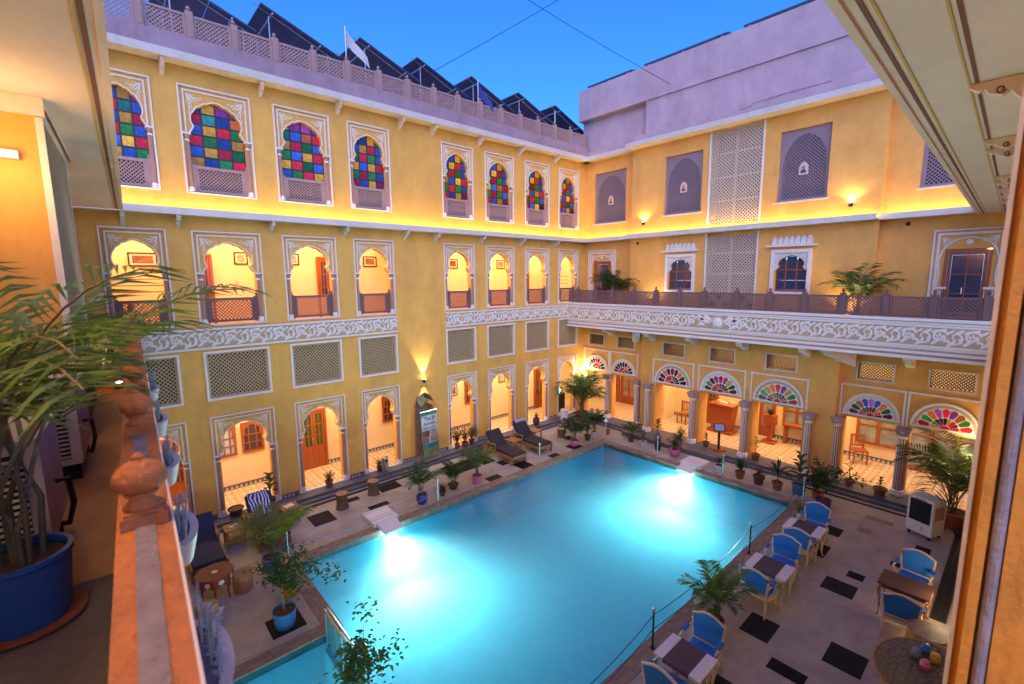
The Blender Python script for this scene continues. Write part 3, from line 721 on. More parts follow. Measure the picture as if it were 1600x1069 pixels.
# ================================================================== WING B (balcony wing)
B = thing('balcony_wing', 'yellow wing with carved white balcony, fanlights and column arcade at the pool end', 'building', (0,0,0), R(-90))
P = -0.304
b0, b1 = 2.71, 11.0        # upper bay
g0, g1 = 3.40, 10.36       # bay at ground level
VE = 15.2
def rec_or_bay(v, ground=False):
    lo, hi = (g0,g1) if ground else (b0,b1)
    return P if lo < v < hi else 0.0
OPEN = [(0.12,1.50),(1.72,2.98),(4.10,5.62),(6.02,7.55),(7.95,9.50),(10.55,11.88),(12.15,13.60)]      # ground openings
PANEL = [(0.08,1.56),(1.60,3.05),(3.963,5.728),(5.901,7.651),(7.815,9.598),(10.393,11.987),(12.022,13.68)]
VENT = [(0.37,1.27),(1.96,2.88),(4.37,5.34),(6.28,7.25),(8.24,9.24),(10.74,11.68),(12.40,13.39)]
ZV = (3.40,3.98)
hg = []
for (l,r),(vl,vr) in zip(OPEN,VENT): hg += [(l,r,.17,2.20),(vl+.05,vr-.05,ZV[0]+.05,ZV[1]-.05)]
m = MB()
wall_holes(m, 0, g0, .17, 4.80, 0, .30, hg); wall_holes(m, g1, VE, .17, 4.80, 0, .30, hg); wall_holes(m, g0, g1, .17, 4.80, P, .30, hg)
up = [(.55,1.50,5.2,7.3),(12.45,13.33,5.2,7.24)]
NI = [(.554,2.205,0),(4.184,5.687,P),(8.231,9.648,P),(11.75,13.3,0)]
for l,r,_ in NI: up.append((l,r,8.93,11.117))
up += [(5.99,7.73,5.2,7.98),(5.99,7.73,8.43,11.60),(4.50,5.45,6.0,7.25),(8.36,9.28,6.0,7.25)]
wall_holes(m, 0, b0, 4.80, 11.66, 0, .30, up); wall_holes(m, b1, VE, 4.80, 11.66, 0, .30, up); wall_holes(m, b0, b1, 4.80, 11.66, P, .30, up)
m.build('wall', YELB, B)
# arcade interior
m = MB(); m.box(-2.2, VE, .02, 2.45, .10, .171); m.build('arcade_floor', FTILE, B)
m = MB(); m.box(-2.2, VE, 2.45, 2.65, .17, 4.2); m.box(3.0, 3.5, 1.5, 2.449, .17, 4.049); m.box(-2.3,-2.2,.3,2.45,.17,4.2); m.box(-2.2,-.31,.101,.3,3.0,4.2); m.build('arcade_back_wall', INW, B)
m = MB(); m.box(-2.2, VE, .301, 2.45, 4.05, 4.25); m.build('arcade_ceiling', INW, B)
skirting(B, -2.2, VE, 2.45, .171)
m = MB(); m.box(0, 3.2, -.8, .02, -.05, .165); m.box(3.2, 7.3, -1.30, .02, -.05, .165); m.box(7.3, VE, -.8, .02, -.05, .165)
m.box(0, 3.2, -.96, -.801, -.05, .08); m.box(7.3, VE, -.96, -.801, -.05, .08); m.build('step', PLINTH, B)
# fanlights over the openings
fan_cols = [['dark','maroon','dark','dark','red','dark','orange','dark','dark'],['dark','dark','dark','dark','dark','dark','orange','dark','dark'],
  ['maroon','dark','orange','maroon','maroon','maroon','orange','green','maroon'],['maroon','green','maroon','violet','red','violet','yellow','green','maroon'],
  ['maroon','green','yellow','orange','red','violet','yellow','green','red'],['maroon','green','orange','blue','violet','blue','orange','green','maroon'],['red','green','orange','violet','red','violet','orange','green','red']]
def petal(r0, r1, da, a):
    pts = []
    w0, w1 = r0*da, r1*da*0.92
    for i in range(5):
        t = -1+i*.5
        rr = r1-(.10*r1 if abs(t) > .9 else (.03*r1 if abs(t) > .4 else 0))
        pts.append((rr, t*da*.5*.86))
    poly = [(r0, -da*.5*.66)]+pts+[(r0, da*.5*.66)]
    return [(rr*math.cos(a+th), rr*math.sin(a+th)) for rr, th in poly]
VENTM = mat('dark_pierced_screen',(0.13,0.075,0.035),.7,.2,8)
for k, ((l,r),(pl,pr)) in enumerate(zip(OPEN,PANEL)):
    y = P if g0 < (l+r)/2 < g1 else 0.0
    m = MB(); m.frame(pl, pr, 2.20, 3.25, .05, y-.03, y, bottom=False); 
    rad = min((pr-pl)/2-.12, .80); cx = (pl+pr)/2; zb = 2.32
    semi = [(cx+rad*math.cos(R(t)), zb+rad*1.02*math.sin(R(t))) for t in range(0,181,9)]
    m.prism(semi, y-.025, y-.001)
    m.ribbon([(cx+rad*math.cos(R(t)), zb+rad*1.02*math.sin(R(t))) for t in range(0,181,9)], .05, y-.02, .03)
    m.box(cx-rad-.03, cx+rad+.03, y-.05, y-.001, zb-.04, zb+.005)
    m.cur = 1; m.ribbon([(cx+rad*.88*math.cos(R(t)), zb+rad*.89*math.sin(R(t))) for t in range(2,179,8)], rad*.10, y-.0255, .008)
    f = m.build('fanlight', [WHITE, CREAM if k%2 else TAN], B)
    da = math.pi/9
    for j in range(9):
        a = math.pi-(j+.5)*da
        for r0, r1, kk in ((.46,.80,fan_cols[k][j]), (.17,.43,['maroon','dark','orange','red','maroon','red','orange','green','maroon'][(j+k)%9])):
            poly = [(cx+x*rad, zb+.012+z*rad) for x, z in petal(r0, r1, da, a)]
            MB().prism(poly, y-.034, y-.026).build('pane', GLASS[kk], f)
    MB().prism([(cx+.14*rad*math.cos(R(t)), zb+.012+.14*rad*math.sin(R(t))) for t in range(0,181,20)], y-.034, y-.026).build('pane', GLASS['red'], f)
    # lintel reveal and ventilator
    vl, vr = VENT[k]
    q = MB(); q.frame(vl, vr, ZV[0], ZV[1], .05, y-.03, y+.06)
    q.cur = 1; q.lattice(vl+.05, vr-.05, ZV[0]+.05, ZV[1]-.05, .085, .034, y+.10, .03)
    q.build('ventilator', [CREAM, VENTM], B)
# fluted columns
cmb = MB(); H_ = 2.0
cmb.cur = 1; cmb.lathe([(.19,0),(.19,.07),(.16,.09),(.175,.14),(.14,.17)], 18)
cmb.cur = 0; _k = len(cmb.m); cmb.lathe([(.115,.17),(.112,1.0),(.10,1.72)], 36, flute=.085, fl_n=12)
for _i in range(_k, _k+72): cmb.m[_i] = 1 if (_i-_k)%3 == 0 else 0
cmb.cur = 1; cmb.lathe([(.12,1.72),(.125,1.74),(.105,1.77),(.13,1.85),(.16,1.93)], 18)
cmb.cur = 2; cmb.box(-.17,.17,-.17,.17,1.93,2.02); cmb.box(-.14,.14,-.145,.145,1.82,1.93)
colm = cmb.mesh('fluted_column', [COLM, WHITE, ROSE], 30)
for v, y in ((1.61,0),(3.16,0),(3.86,P),(5.82,P),(7.75,P),(9.72,P),(10.42,0),(12.02,0),(13.75,0)): put('fluted_column', colm, B, (v, y-.17, .17))
# joinery inside the arcade
GLR = mat('reflecting_pane', (0.30,0.33,0.30), 0.08, 0.5, 2.5, spec=0.8)
teak_door(B, 1.0, .171, .95, 2.1, 2.45, GLR, 4, 2, .2); teak_door(B, .1, .171, .7, 2.0, 2.45, GLASSD)
teak_door(B, 7.25, .171, 1.1, 2.2, 2.45, GLR, 3, 2, .2); teak_door(B, 5.05, .171, .95, 2.2, 2.45, GREENG, 3, 2, .3)
for xa, w_ in ((8.55,.95),(11.05,1.25),(12.75,1.9)):
    m = MB(); zz = .75 if w_ < 1.5 else .25
    m.frame(xa-w_/2, xa+w_/2, zz, 2.1, .08, 2.38, 2.449)
    for t in ((1/3,2/3) if w_ > 1.5 else (.5,)): m.box(xa-w_/2+w_*t-.03, xa-w_/2+w_*t+.03, 2.385, 2.447, zz+.08, 2.02)
    m.box(xa-w_/2+.08, xa+w_/2-.08, 2.387, 2.445, 1.38, 1.44)
    o = m.build('glazed_screen', DOORW, B)
    nn = 3 if w_ > 1.5 else 2
    for i in range(nn):
        for za, zb in ((zz+.08,1.38),(1.44,2.02)):
            MB().box(xa-w_/2+w_*i/nn+.06, xa-w_/2+w_*(i+1)/nn-.06, 2.41, 2.42, za, zb).build('pane', GLR, o)
# balcony
YB = -1.10
m = MB(); m.box(0.02, VE, YB, 0, 4.80, 5.18); m.build('balcony_slab', CREAM, B)
m = MB()
for z0, z1, pr_ in ((5.36,5.44,.07),(5.28,5.33,.03),(4.62,4.70,.03),(4.50,4.57,.06),(4.36,4.44,.10)): m.box(.0, VE, YB-pr_, YB, z0, z1)
m.cur = 1; m.box(0, VE, YB-.015, YB+.02, 4.36, 5.40); m.box(0, VE, YB+.02, -.31, 4.36, 4.40)
m.build('balcony_moulding', [WHITE, TAN], B)
fz = frieze(B, 0, VE, 4.69, 5.27, YB-.016, (6.2,7.6))
md = MB(); md.lathe([(.165,0),(.165,.03),(.155,.05),(.10,.075),(0,.085)], 24)
for i in range(20):
    a = 2*math.pi*i/20; md.obox((.205*math.cos(a),.205*math.sin(a),.02), (.030*math.cos(a),.030*math.sin(a),0), (-.011*math.sin(a),.011*math.cos(a),0), (0,0,.014))
for s in (-1,1): md.lathe([(.016,0),(0,.012)], 8, (s*.05,.035,.072))
md.obox((0,-.005,.085),(.010,0,0),(0,.03,0),(0,0,.008)); md.obox((0,-.06,.074),(.035,0,0),(0,.007,0),(0,0,.006))
mo = md.build('sun_medallion', WHITE, fz, (6.91,YB-.04,4.985), smooth=35); mo.rotation_euler = (R(90),0,0)
for s in (-1,1):
    q = MB()
    for p0, a, L, wd, c in [((0,0),.9,.5,.12,-2.2),((.05,-.05),.2,.55,.12,.9),((.30,.12),-.6,.3,.09,1.8),((.25,-.14),.6,.28,.08,-1.6),((.1,.18),.1,.25,.07,.8)]: leaf_ribbon(q, p0, a, L, wd, c, 0, .016, 7)
    put('scroll_ornament', q.mesh('medallion_scroll', WHITE), fz, (6.91+s*.22, YB-.0365, 4.985), 0, (s,1,1))
vp = [.53,1.5,2.4,3.46,4.43,5.41,6.34,7.47,8.51,9.49,10.47,11.47,12.44,13.42,14.4,15.15]
pm2 = MB(); pm2.box(-.07,.07,-.06,.06,0,.62); finial(pm2,0,0,.62,.045); pm2 = pm2.mesh('railing_post', RAILW, 40)
for i, v in enumerate(vp):
    put('railing_post', pm2, B, (v, YB+.05, 5.445))
    a0 = vp[i-1]+.072 if i else 0.0
    q = MB(); q.frame(a0, v-.072, 5.46, 6.0, .06, YB+.02, YB+.08); q.lattice(a0+.06, v-.132, 5.52, 5.94, .09, .027, YB+.035, .02); q.build('railing_lattice', RAILW, B)
BB = bracket_mesh(.78, .42, .20, 'corbel', WHITE); BB2 = bracket_mesh(.95, .55, .30, 'corbel', WHITE)
for v in (1.75,3.95,5.75,7.60,9.50,12.0,13.75): put('corbel', BB, B, (v,-.24 if g0 < v < g1 else 0.0,4.355))
for v in (2.95,10.62): 
    c = put('corbel', BB2, B, (v,-.08,4.355), R(35 if v < 5 else -35))
# middle floor: doors with stucco surrounds, hooded windows, tall lattice
for xl, xr, dl, dr, zt in ((.25,1.76,.60,1.48,7.28),(12.17,13.61,12.44,13.34,7.24)):
    m = MB(); m.frame(xl, xr, 5.18, 7.76, .04, -.03, 0, bottom=False); m.frame(xl+.09, xr-.09, 5.18, 7.67, .06, -.02, 0, bottom=False)
    cx = (xl+xr)/2
    ol = [(cx+x, z) for x, z in arch_outline((xr-xl)/2-.155, 6.3, 7.54, [(-1,0),(-1,.42),(-.95,.64),(-.80,.80),(-.5,.92),(-.2,.975),(0,1)])]
    m.ribbon(ol, .04, 0, .025)
    for s in (xl+.15, xr-.35):
        for t in range(4): m.box(s+.05*t, s+.05*t+.02, -.02, 0, 5.2, 6.15)
        m.box(s-.02, s+.22, -.03, 0, 6.18, 6.24)
    m.lathe([(.07,0),(.05,.02),(0,.025)], 12, (cx,-.0,7.4)) if False else None
    o = m.build('stucco_surround', WHITE, B)
    put('spandrel_ornament', SPAN, o, (xl+.17,0,7.15), 0, (.35,1,.42)); put('spandrel_ornament', SPAN, o, (xr-.17,0,7.15), 0, (-.35,1,.42))
    rs = MB(); rs.lathe([(.07,0),(.045,.02),(.05,.03),(0,.04)], 14); ro = rs.build('rosette', WHITE, o, (cx,0,7.42)); ro.rotation_euler = (R(90),0,0)
    teak_door(B, (dl+dr)/2, 5.18, dr-dl, zt-5.18, .05, GLASSD, 3, 1, .18)
for xl, xr in ((4.36,5.57),(8.21,9.39)):
    m = MB(); m.frame(xl, xr, 5.95, 7.41, .10, P-.06, P+.02); 
    m.box(xl-.14, xr+.14, P-.16, P, 7.50, 7.55); m.box(xl, xr, P-.09, P, 7.56, 7.60)
    k = 7
    for i in range(k):
        x0 = xl+(xr-xl)*i/k; s = (xr-xl)/k
        m.box(x0+.01, x0+s-.01, P-.06, P, 7.60, 7.76); m.lathe([(s*.42,0),(s*.3,.05),(0,.07)], 8, (x0+s/2,P-.03,7.76))
    o = m.build('hooded_window_frame', WHITE, B)
    cxw = (xl+xr)/2
    f = MB(); fo = [(cxw+x, z) for x, z in arch_outline((xr-xl)/2-.15, 6.75, 7.22)]
    arch_fill(f, xl+.10, xr-.10, 6.75, 7.31, fo, P-.01, P+.1); f.build('cusped_head', CREAM, o)
    for s in (1,-1): put('spandrel_ornament', SPAN, o, (cxw-s*((xr-xl)/2-.11), P-.0105, 7.05), 0, (s*.3,.5,.25))
    w_ = cusped_window(B, cxw, 6.05, xr-xl-.20, 1.22, P+.12)
def bigjali(xl, xr, z0, z1, y):
    m = MB(); m.cur = 1; m.box(xl, xl+.05, y-.04, y+.05, z0, z1); m.box(xr-.05, xr, y-.04, y+.05, z0, z1)
    m.cur = 0; m.lattice(xl+.05, xr-.05, z0, z1, .115, .034, y, .02)
    nrow = int((z1-z0)/.95)
    for i in range(1, nrow+1): m.box(xl+.05, xr-.05, y+.04, y+.06, z0+(z1-z0)*i/(nrow+1)-.03, z0+(z1-z0)*i/(nrow+1)+.03)
    m.box((xl+xr)/2-.04, (xl+xr)/2+.04, y+.04, y+.06, z0, z1)
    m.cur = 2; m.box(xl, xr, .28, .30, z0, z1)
    m.build('tall_lattice', [JALIW, WHITE, DARK], B)
bigjali(5.941, 7.775, 5.19, 8.12, P); bigjali(5.941, 7.775, 8.40, 11.62, P)
# upper niches: arched lattice in a rose stone slab with a small painted portrait
PORT = {}
def portrait(parent, x, z, y, robe, skin):
    arch = [(-.10,-.13),(.10,-.13),(.10,.06),(.06,.14),(0,.18),(-.06,.14),(-.10,.06)]
    q = MB(); q.prism([(x+a*1.3, z+b*1.25) for a, b in arch], y-.03, y); q.cur = 1; q.prism([(x+a, z+b) for a, b in arch], y-.036, y-.03)
    o = q.build('painted_plaque', [CREAM, mat('plaque_ground',(0.70,0.48,0.30),0.7)], parent)
    q = MB(); q.prism([(x-.08,z-.12),(x+.08,z-.12),(x+.07,z-.04),(x,z-.0),(x-.07,z-.04)], y-.042, y-.036); q.build('painted_robe', robe, o)
    q = MB(); q.prism([(x+.04*math.cos(R(t)), z+.045+.05*math.sin(R(t))) for t in range(0,360,40)], y-.042, y-.036); q.build('painted_head', skin, o)
robeM = [mat('red_robe',(0.35,0.05,0.04)), mat('violet_robe',(0.25,0.05,0.15)), mat('blue_robe',(0.04,0.06,0.25)), mat('ochre_robe',(0.4,0.2,0.03))]
skinM = mat('painted_skin',(0.30,0.13,0.06))
for k, (l, r, y) in enumerate(NI):
    z0, z1 = 8.93, 11.117; cx = (l+r)/2; yy = y+.10
    m = MB(); ol = arch_outline((r-l)/2-.10, z0+1.15, z1-.17, [(-1,0),(-.93,.25),(-.84,.45),(-.68,.65),(-.47,.82),(-.24,.94),(0,1)])
    ol = [(cx+x, z) for x, z in ol]
    arch_fill(m, l, r, z0+1.15, z1, ol, yy, yy+.06); m.box(l, l+.10, yy, yy+.06, z0, z0+1.15); m.box(r-.10, r, yy, yy+.06, z0, z0+1.15); m.box(l+.10, r-.10, yy, yy+.06, z0, z0+.08)
    m.lattice(l+.06, r-.06, z0+.08, z1-.05, .10, .026, yy+.015, .02)
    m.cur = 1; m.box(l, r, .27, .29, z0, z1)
    m.cur = 2; m.box(l-.06, r+.06, y-.05, y, z0-.06, z0-.005)
    o = m.build('niche_screen', [NICHE, DARK, CREAM], B)
    portrait(o, cx, z0+.95, yy+.002, robeM[k], skinM)
# ledge, cornice, top block
for x0, x1, y in ((0,b0,0),(b0,b1,P),(b1,VE,0)):
    ledge(B, x0, x1, 8.13, .40, y)
    light('led_light_b', 'AREA', ((x0+x1)/2,y-.08,8.21), 2.0*(x1-x0), LEDC, B, shape='RECTANGLE', size=(x1-x0)-.1, size_y=.03, rot=(R(180),0,0))
m = MB(); m.box(0, b0, -.40, .3, 11.65, 11.70); m.box(0, b0, -.43, -.36, 11.64, 11.82); m.box(b0, VE, -.80, .3, 11.652, 11.702); m.box(b0, VE, -.83, -.76, 11.642, 11.822)
m.build('cornice', CREAM, B)
m = MB(); m.box(-.05, 3.32, -.12, .3, 11.702, 13.36); m.box(0, 3.0, -.30, -.12, 11.702, 12.0)
m.box(3.321, VE, -.40, .3, 11.703, 13.40); m.box(2.95, VE, -.60, -.401, 11.703, 12.10); m.box(7.2, VE, -.52, -.402, 12.101, 12.28)
m.box(-.06, VE, -.46, 6.0, 13.361, 14.62)
m.build('upper_block', PINK, B)
MB().tube([(7.0,-.61,12.04),(7.4,-.61,12.06),(7.42,-.61,12.13),(8.4,-.53,12.2),(9.6,-.53,12.2)], .010, 5).build('wall_cable', PINKP, B)
for k, (v, z) in enumerate(((3.34,8.70),(10.3,8.62))):
    sconce('wall_sconce', ['small round wall lamp glowing beside the first carved window screen','small round wall lamp glowing beside the third carved window screen'][k], (P, -v, z), R(-90), 14, 0, 70)
for v_, y_, z_ in ((3.05,P,7.93),(11.6,0,7.98)): MB().box(v_-.05,v_+.05,y_-.012,y_+.002,z_-.045,z_+.045).build('vent_hole', DARK, B)
light('arcade_light', 'AREA', (6.6,1.3,3.9), 150, (1.0,0.78,0.46), B, shape='RECTANGLE', size=13.5, size_y=1.8)
for v in (1.0,3.6,6.6,9.6,12.8): put('ceiling_lamp', lampm, B, (v,1.3,4.048))
# ================================================================== ROOFTOP: solar arrays, flags, wires
def solar_array(x, label):
    t = thing('solar_array', label, 'solar panel', (x,1.0,11.9), 0, 'solar arrays on the roof')
    zh, zl, wd, L = 2.30, 1.50, 2.2, 3.2
    m = MB(); th = math.atan2(zh-zl, wd)
    for j in range(3):
        y0 = j*(L/3)+.02; y1 = (j+1)*(L/3)-.02
        for i in range(2):
            ax, bx = wd*i/2+.01, wd*(i+1)/2-.01
            za, zb = zh-(zh-zl)*ax/wd, zh-(zh-zl)*bx/wd
            q = MB(); q.add([(ax,y0,za),(bx,y0,zb),(bx,y1,zb),(ax,y1,za),(ax,y0,za+.04),(bx,y0,zb+.04),(bx,y1,zb+.04),(ax,y1,za+.04)],
                 [(0,3,2,1),(4,5,6,7),(0,1,5,4),(1,2,6,5),(2,3,7,6),(3,0,4,7)]); q.build('panel', SOLAR, t)
    for j in (0.25,1.6,2.95):
        m.tube([(-.12,j,zh+.06),(wd+.08,j,zl-.08)], .02, 5)
        m.tube([(.25,j,0),(.25,j,zh-.17)], .018, 5); m.tube([(wd-.3,j,0),(wd-.3,j,zl+.1)], .018, 5); m.tube([(.25,j,.9),(wd-.3,j,1.3)], .014, 4)
    for xx in (.3,1.6): m.tube([(xx,.02,zh-(zh-zl)*xx/wd-.05),(xx,L-.02,zh-(zh-zl)*xx/wd-.05)], .025, 5)
    m.build('support_frame', GALV, t)
    return t
for x, lab in ((-15.3,'dark solar array tilted on roof, farthest from the plain pink block'),(-12.96,'dark solar array tilted on roof, fifth from the pink block'),(-10.08,'dark solar array on roof behind the white flag'),(-8.0,'dark solar array on roof between the white flag and the blue flag'),
   (-5.64,'dark solar array on roof behind the small blue flag'),(-3.2,'dark solar array on roof, second from the pink block'),(-.95,'dark solar array on roof beside the pink block')): solar_array(x, lab)
def flag(x, M, h, label):
    t = thing('flag', label, 'flag', (x,-.22,12.2))
    m = MB(); m.tube([(0,0,0),(0,0,h)], .015, 6); m.build('pole', GALV, t)
    if M:
        m = MB(); n = 6
        vs = []
        for i in range(n+1):
            s = i/n; vs += [(s*.62, .05*math.sin(s*5), h-.04-.62*s), (s*.70, .05*math.sin(s*5+.4)+.01, h-.42-.55*s)]
        m.add(vs, [(2*i,2*i+1,2*i+3,2*i+2) for i in range(n)]); m.build('cloth', M, t)
flag(-11.1, mat('white_flag',(0.55,0.55,0.56),0.8), 1.55, 'limp white flag on a thin pole at the roof parapet')
flag(-6.3, mat('blue_flag',(0.03,0.05,0.25),0.8), 1.35, 'small dark blue pennant on a thin pole at the roof parapet')
flag(-2.3, None, 1.2, 'bare thin flag pole at the roof parapet')
m = MB(); m.tube([(-.5,0,0),(-.5,-7,0)], .02, 4)
for v0, v1 in ((.35,2.6),(3.15,6.4),(6.9,11.5)):
    m = MB(); m.add([(-.40,-v0,14.70),(-.40,-v1,14.70),(1.4,-v1,15.0),(1.4,-v0,15.0),(-.40,-v0,14.75),(-.40,-v1,14.75),(1.4,-v1,15.05),(1.4,-v0,15.05)],
        [(0,1,2,3),(7,6,5,4),(0,4,5,1),(1,5,6,2),(2,6,7,3),(3,7,4,0)])
    t = thing('roof_panel', {.35:'short dark panel lying on the pink block nearest its end wall',3.15:'dark panel lying along the middle of the pink block roof',6.9:'long dark panel lying on the pink block roof beyond the middle panel'}[v0], 'solar panel')
    m.build('panel', SOLAR, t)
    for v in (v0+.2, (v0+v1)/2, v1-.2): MB().box(-.38,-.30,-v-.03,-v+.03,14.63,14.72).build('foot', GALV, t)
def wire(a, b, sag, label):
    m = MB(); n = 12
    m.tube([(a[0]+(b[0]-a[0])*i/n, a[1]+(b[1]-a[1])*i/n, a[2]+(b[2]-a[2])*i/n-sag*4*(i/n)*(1-i/n)) for i in range(n+1)], .011, 4)
    tag(m.build('overhead_wire', BLKM), label, 'wire')
wire((-13.0,-.2,17.9),(0,-4.5,13.55),.25,'thin dark wire crossing the sky down to the pink block')
wire((-8.2,2.2,13.4),(-1.2,-6.2,18.4),.15,'thin dark wire rising across the sky from the solar arrays')

# ================================================================== NEAR BALCONY, left (runs towards wing A)
Cw = thing('side_balcony_wing', 'yellow side wing with pale striped soffit, lattice bay and narrow walkway', 'building', (CX,CY,0), R(87.5))
m = MB(); m.box(-1.2, 14.0, 0.10, 0.95, 4.75, 5.10); m.build('walkway_floor', FLOORB, Cw)
m = MB(); m.box(-1.2, 14.0, 0.95, 1.2, 0.0, 8.2); m.box(5.77, 7.68, .466, .95, 5.10, 8.10) if False else None
m.box(5.77, 5.85, .466, .949, 5.10, 8.05); m.box(7.60, 7.68, .466, .949, 5.10, 8.05); m.box(-1.2,14.0,.0,.949,0.0,4.749); m.build('wall', YELB, Cw)
jm = MB(); jm.cur = 1; jm.box(5.76,5.80,.45,.50,5.1,7.95); jm.box(7.65,7.69,.45,.50,5.1,7.95); jm.cur = 0
jm.add([(5.80+.0,.47,5.1)],[]) 
jb = MB(); jb.lattice(5.80,7.65,5.1,7.95,.10,.026,0,.012)
jm.v += [(x,.475-y,z) for x,y,z in jb.v]; off = len(jm.v)-len(jb.v); jm.f += [tuple(i+off for i in reversed(f)) for f in jb.f]; jm.m += [0]*len(jb.f)
jm.cur = 2; jm.box(5.85,7.6,.60,.62,5.1,8.05)
jm.build('lattice_bay', [JALIW, WHITE, JALI], Cw)
m = MB(); m.box(-1.5, 13.35, -.004, .95, 8.10, 8.25); m.box(-1.5,13.35,-.03,.02,8.085,8.27); m.build('soffit', SOFF, Cw)
m = MB(); m.box(-1.5, 13.3, .06, .092, 8.094, 8.0995); m.build('brown_stripe', STRR, Cw)
m = MB(); m.box(-1.5, 13.3, .104, .122, 8.094, 8.0995); m.build('yellow_stripe', STRY, Cw)
m = MB(); m.box(5.70, 7.74, .43, .949, 7.96, 8.099); m.build('lintel_beam', WHITE, Cw)
m = MB(); m.box(5.69, 7.75, .418, .429, 7.96, 8.00); m.build('lintel_stripe', STRR, Cw)
# parapet of the walkway
m = MB()
m.box(-1.2, 13.8, -.030, .092, 5.80, 5.90); m.box(-1.2, 13.8, .015, .075, 5.0, 5.80)
m.cur = 1; m.box(-1.2, 13.8, .008, .052, 5.901, 5.905)
m.cur = 2; m.box(-1.2, 13.8, -.036, -.030, 5.78, 5.90)
par = m.build('walkway_parapet', [ORNG, LAV, WHITE], Cw)
on = MB(); on.box(-.07,.07,-.062,.062,0,.04); on.box(-.058,.058,-.052,.052,.04,.052)
on.lathe([(.052,.052),(.055,.062),(.046,.070),(.034,.082),(.034,.094),(.046,.100),(.048,.108),(.040,.114)], 24)
on.lathe([(.040,.114),(.060,.126),(.073,.148),(.074,.168),(.066,.190),(.050,.208),(.030,.222),(.016,.232),(.018,.240),(.008,.252),(0,.256)], 30, flute=.045, fl_n=10)
onm = on.mesh('onion_finial', ORNG, 45)
x = 1.62
while x < 13.6:
    put('onion_finial', onm, par, (x,.030,5.902), 0, (.74,.85,.78)); x += .98
# things on the walkway
def ac_unit(x0, x1, y0, y1, z0, z1, label):
    t = thing('air_conditioner', label, 'air conditioner', (0,0,0)); t.parent = None
    t.location = (CX,CY,0); t.rotation_euler = (0,0,R(87.5))
    m = MB(); m.box(x0, x1, y0, y1, z0, z1); m.box(x0-.01, x1+.01, y0-.01, y1+.01, z1, z1+.02); m.build('casing', ACM, t)
    m = MB(); k = int((z1-z0-.1)/.032)
    for i in range(k): m.box(x0-.02, x0-.008, y0+.06, y1-.03, z0+.06+i*.032, z0+.06+i*.032+.012)
    m.cur = 1; m.box(x0-.006, x0-.001, y0+.06, y1-.03, z0+.05, z1-.05); m.build('grille', [ACM, DARK], t)
    for xx in (x0+.1, x1-.1): MB().box(xx-.02, xx+.02, y0+.02, y1-.02, 5.10, z0).build('foot', BLKM, t)
    m = MB(); m.tube([(x0+.3,y0-.005,z0+.25),(x0+.32,y0-.05,z0+.25),(x0+.33,y0-.06,z0+.1),(x0+.34,y0-.03,z0-.02),(x1,y0+.1,5.13)], .014, 6); m.build('pipe', BLKM, t)
    return t
ACM = mat('beige_metal_casing', (0.52,0.47,0.43), 0.45, 0.08, 5)
ac_unit(3.15,3.78,.42,.93,5.24,5.80,'beige outdoor cooling unit with dark grille behind the blue palm tub')
ac_unit(4.55,5.45,.39,.93,5.24,5.80,'beige outdoor cooling unit standing before the lattice bay')
ac_unit(9.5,9.95,.38,.93,5.22,5.88,'farthest outdoor cooling unit on walkway below the small palm')
m = MB(); m.box(1.75,2.95,.20,.93,5.101,5.112); tag(m.build('rubber_mat', MAT_G, None, (CX,CY,0), R(87.5)), 'grey rubber mat on the walkway under the blue tub', 'mat')
# hanging planters outside the parapet
def planter(x, z, label):
    t = thing('hanging_planter', label, 'planter', (CX,CY,0), R(87.5), 'white planters hooked outside the walkway parapet')
    m = MB(); n = 12; ring = []
    out = [(x+.19*math.cos(R(a)), -.045-.085*max(0,math.sin(R(a)))**.8) for a in range(0,181,15)]
    inn = [(x+.15*math.cos(R(a)), -.045-.055*max(0,math.sin(R(a)))**.8) for a in range(0,181,15)]
    k = len(out)
    vs = [(a,b,z) for a,b in out]+[(x+(a-x)*.7,-.045+(b+.045)*.7,z-.12) for a,b in out]+[(a,b,z) for a,b in inn]
    fs = [(i,i+1,k+i+1,k+i) for i in range(k-1)]+[(i+1,i,2*k+i,2*k+i+1) for i in range(k-1)]+[tuple(range(k,2*k)), (0,k,2*k-1,k-1)]
    m.add(vs, fs); m.build('trough', CREAM, t, smooth=40)
    m = MB(); m.add([(a,b,z-.02) for a,b in inn], [tuple(range(k-1,-1,-1))]); m.build('soil', GPOT, t)
    c = MB(); r_ = random.Random(int(x*100))
    for i in range(7):
        bx, by = x+r_.uniform(-.15,.15), -.06-r_.uniform(0,.03); hh = r_.uniform(.07,.17); tx, ty = r_.uniform(-.03,.03), r_.uniform(-.02,.01)
        c.tube([(bx,by,z-.03),(bx+tx*.5,by+ty*.5,z+hh*.5),(bx+tx,by+ty,z+hh)], [.0045,.004,.0015], 5)
        for j in range(46):
            s = r_.random(); a = r_.uniform(0,6.28); L = r_.uniform(.008,.02)
            px_, py_, pz_ = bx+tx*s, by+ty*s, z+hh*s
            c.add([(px_,py_,pz_),(px_+L*math.cos(a),py_+L*math.sin(a),pz_+L*.6),(px_+.004,py_+.002,pz_+.004)], [(0,1,2)])
    c.build('cactus', LEAFG, t)
for x, z, lab in ((1.42,5.55,'white hanging planter with grey cactus nearest the blue palm tub'),(2.3,5.55,'white hanging planter with grey cactus, second along the parapet'),(3.25,5.55,'white hanging planter, third along the parapet'),(4.3,5.55,'white hanging planter, fourth along the parapet'),(5.6,5.55,'white hanging planter, fifth along the parapet')): planter(x, z, lab)

